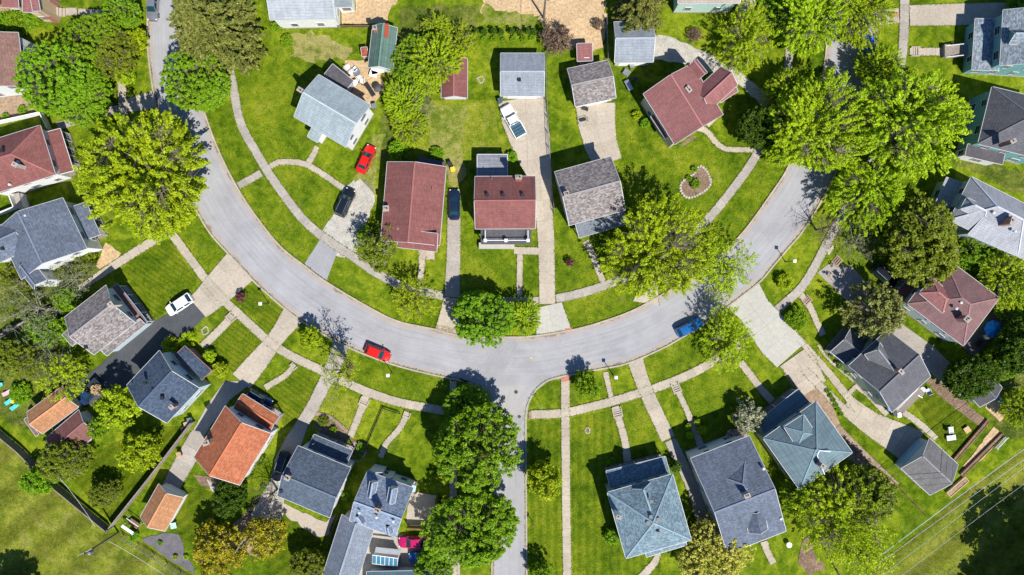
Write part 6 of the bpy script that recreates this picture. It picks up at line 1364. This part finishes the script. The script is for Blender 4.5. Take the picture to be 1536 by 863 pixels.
table(19, 603, .3, 'little yellow side table between the turquoise loungers', M_YEL, .4, name='side_table'); chair(1, 577, 0, 'turquoise chair at the left edge', M_TEALP)
r = root('garden_slide', W(22, 552), 'long yellow slide lying in the overgrown left yard', 'slide'); m = MB(); m.beam(W(14, 546, 1.4), W(31, 559, .3), .55, .06); m.build('chute', M_YEL, r)
for s in (-1, 1): m = MB(); d = Vector((.25 * s * .6, .25 * s * .8, .1)); m.beam(W(14, 546, 1.4) + d, W(31, 559, .3) + d, .06, .2); m.build('side_lip', M_YEL, r)
m = MB(); [m.box(W(13, 545, .7) + Vector((k, 0, 0)), .03, .03, .7) for k in (-.25, .25)]; [m.box(W(13, 545, z), .25, .03, .03) for z in (.3, .6, .9, 1.2)]; m.build('ladder', M_WOOD, r)
chair(1426, 645, .1, 'white cushioned armchair in the mown back lawn, upper of the two seats', M_WHITE, s=1.7); table(1427, 657, 1, 'pale slatted bench in the mown back lawn below the armchair', M_METAL, .45, rect=(1.5, .85), ang=.15, name='garden_bench')
table(1451, 645, .4, 'small tan fire pit table in the mown back lawn', M_WOODT, .4, rect=(1.0, 1.0), ang=.6); chair(1380, 590, 1, 'grey round chair beside the deck of the charcoal house, left one', M_METAL, s=1.5); table(1384, 585, .5, 'round grey table beside the deck of the charcoal house', M_METAL); chair(1392, 587, 2, 'grey round chair beside the deck of the charcoal house, right one', M_METAL, s=1.5)
chair(1499, 600, 1, 'blue lawn chair in the sandy yard', M_BLUE, s=1.4)
for x, y, l, mt, li in ((675, 247, 'black wheelie bin at the back corner of the long red roofed house', M_BLACK, None), (679.5, 255, 'bright yellow bin next to the black one', M_YEL, None), (750, 152, 'blue grey bin at the left front of the light grey garage', plain('bin_blue', (.05, .08, .12)), None), (281, 636, 'pale topped bin beside the grey board fence', M_BLACK, M_WOODT), (277, 643, 'black bin below the pale topped one', M_BLACK, None), (286, 630, 'blue grey bin above the pale topped one', plain('bin_slate', (.12, .16, .2)), None), (403, 774, 'black and white bin on the gravel yard', M_BLACK, M_WHITE), (270, 681, 'tan lidded bin beside the concrete drive of the orange house', M_BLACK, M_WOODT), (1340, 620, 'black bin at the lower corner of the charcoal house', M_BLACK, None), (1346, 622, 'white lidded bin beside the deck of the charcoal house', M_WHITE, None), (1332, 612, 'dark bin along the wall of the charcoal house', M_BLACK, M_BLUE), (947, 100, 'silver lidded bin in front of the slate grey garage', M_METAL, None), (562, 160, 'blue grey bin at the right corner of the pale teal house', plain('bin_grey', (.15, .19, .22)), None), (385, 646, 'green lidded bin beside the orange roofed house', M_GREENP, None), (192, 735, '', M_GREENP, None)):
    if l: bin_(x, y, l, mt, li, 1.0)
def frame_rack(px, py, ang, label):
    b = W(px, py); r = root('swing_frame', b, label, 'frame'); u = Vector((math.cos(ang), math.sin(ang), 0)); v = Z.cross(u)
    for s in (-1, 1):
        for q in (-1, 1): m = MB(); m.tube([b + u * s * .8 + v * q * .45, b + u * s * .7 + Z * 1.1], .03, 6); m.build('leg', M_DARKMETAL, r)
    m = MB(); m.tube([b - u * .75 + Z * 1.1, b + u * .75 + Z * 1.1], .035, 6); m.build('crossbar', M_DARKMETAL, r); m = MB(); m.box(b + Z * .45, .5, .22, .03, u, v); m.build('seat', M_DARKMETAL, r)
frame_rack(874, 181, .25, 'black metal swing seat frame on the drive below the speckled garage'); table(878, 163, 1, 'small dark work table in front of the speckled garage', M_DARKMETAL, rect=(1.0, .6), ang=-.3)
r = root('gazebo_swing', W(197, 790), 'white framed garden swing seat with brown cushions in the lower left garden', 'swing seat'); c = W(197, 788, 1)
m = MB(); m.box(c + Vector((-.3, -.5, .6)), 1.1, .25, .04, Vector((.8, -.55, 0)).normalized(), Vector((.55, .8, 0)).normalized()); m.build('awning', M_WHITE, r)
m = MB(); m.box(c + Vector((.2, .1, -.5)), .9, .5, .08, Vector((.8, -.55, 0)).normalized(), Vector((.55, .8, 0)).normalized()); m.build('cushion', M_WOODB, r)
for sx in (-1, 1):
    for sy in (-1, 1): m = MB(); q = c + Vector((.8, -.55, 0)) * sx * 1.2 + Vector((.55, .8, 0)) * sy * .8; m.tube([Vector((q.x, q.y, 0)), Vector((q.x, q.y, 1.5))], .05, 6); m.build('post', M_WHITE, r)
for q in (-1, 1): m = MB(); e = Vector((.55, .8, 0)) * q * .8; m.beam(c + e - Vector((.96, -.66, -.5)), c + e + Vector((.96, -.66, .5)), .1, .08); m.build('top_rail', M_WHITE, r)
table(260, 789, 1, 'pale green square table beside the small tan garage', plain('mint', (.4, .62, .52)), .7, rect=(.95, .95), ang=.2)
table(104, 602, 1, 'dark tarpaulin covered trailer table beside the tan workshop', M_DECKROOF, 1.0, rect=(2.2, 1.6), ang=-.8, name='covered_cart'); table(1184, 818, .45, 'white round table on the lawn behind the blue grey house', M_WHITE)
table(940, 109, 1, 'grey sideboard in the shade by the slate grey garage', M_METAL, .6, rect=(1.1, 1.0), ang=-.6); table(943, 128, 1, 'long grey table in the shade left of the diagonal red house', M_METAL, .7, rect=(1.8, .8), ang=-1.1); table(953, 119, .4, 'round dark fire bowl in the shade of the diagonal red house', M_DARKMETAL, .4)
lounger(574, 276, 0, '', M_METAL) if False else None
r = root('ladder', W(555, 280), 'aluminium ladder lying in the grass beside the gravel drive', 'ladder'); m = MB(); p, q = W(547, 271, .1), W(561, 286, .1); d = (q - p).normalized(); nn = Z.cross(d) * .22
for s in (-1, 1): m = MB(); m.beam(p + nn * s, q + nn * s, .05, .06); m.build('rail', M_METAL, r)
for k in range(9): m = MB(); c = p.lerp(q, (k + .5) / 9); m.beam(c - nn * .9, c + nn * .9, .04, .03); m.build('rung', M_METAL, r)
# stone ring of the bed in the right hand lawn and of the bed round the small tree at left
def stones(pts, lab, s=.22):
    P = smooth_line([(W(a, b).x, W(a, b).y) for a, b in pts + pts[:1]], 6); Q = resample(P, L=s * 2.1); r = root('stone_edging', (Q[0][0], Q[0][1], 0), lab, 'stone edging')
    for q in Q[:-1]:
        m = MB(); a = rnd.uniform(0, 3); z = rnd.uniform(.08, .16); u = Vector((math.cos(a), math.sin(a), 0)); m.box((q[0], q[1], z / 2), s * rnd.uniform(.7, 1), s * rnd.uniform(.6, .95), z / 2, u, Z.cross(u)); m.build('stone', M_STONE, r)
stones([(1040, 262), (1049, 250), (1060, 257), (1066, 276), (1052, 290), (1033, 297), (1022, 288), (1023, 274)], 'ring of pale stones round the bed in the right hand lawn'); stones([(149, 222), (157, 214), (166, 218), (165, 228), (154, 230)], 'small stone ring in the lawn left of the huge maple', .16)
stones([(878, 646), (880, 642), (884, 643), (884, 649), (880, 650)], 'tiny stone ring in the striped lawn right of the junction', .12); stones([(716, 118), (722, 115), (726, 120), (721, 125)], 'fire pit ring on the lawn left of the light grey garage', .14); stones([(303, 495), (310, 490), (313, 498), (306, 502)], 'little stone ring beside the steps to the navy house', .14)
stones([(532, 665), (546, 666), (548, 680), (538, 692), (528, 684)], 'pale stones edging the round bed by the slate blue house', .16)
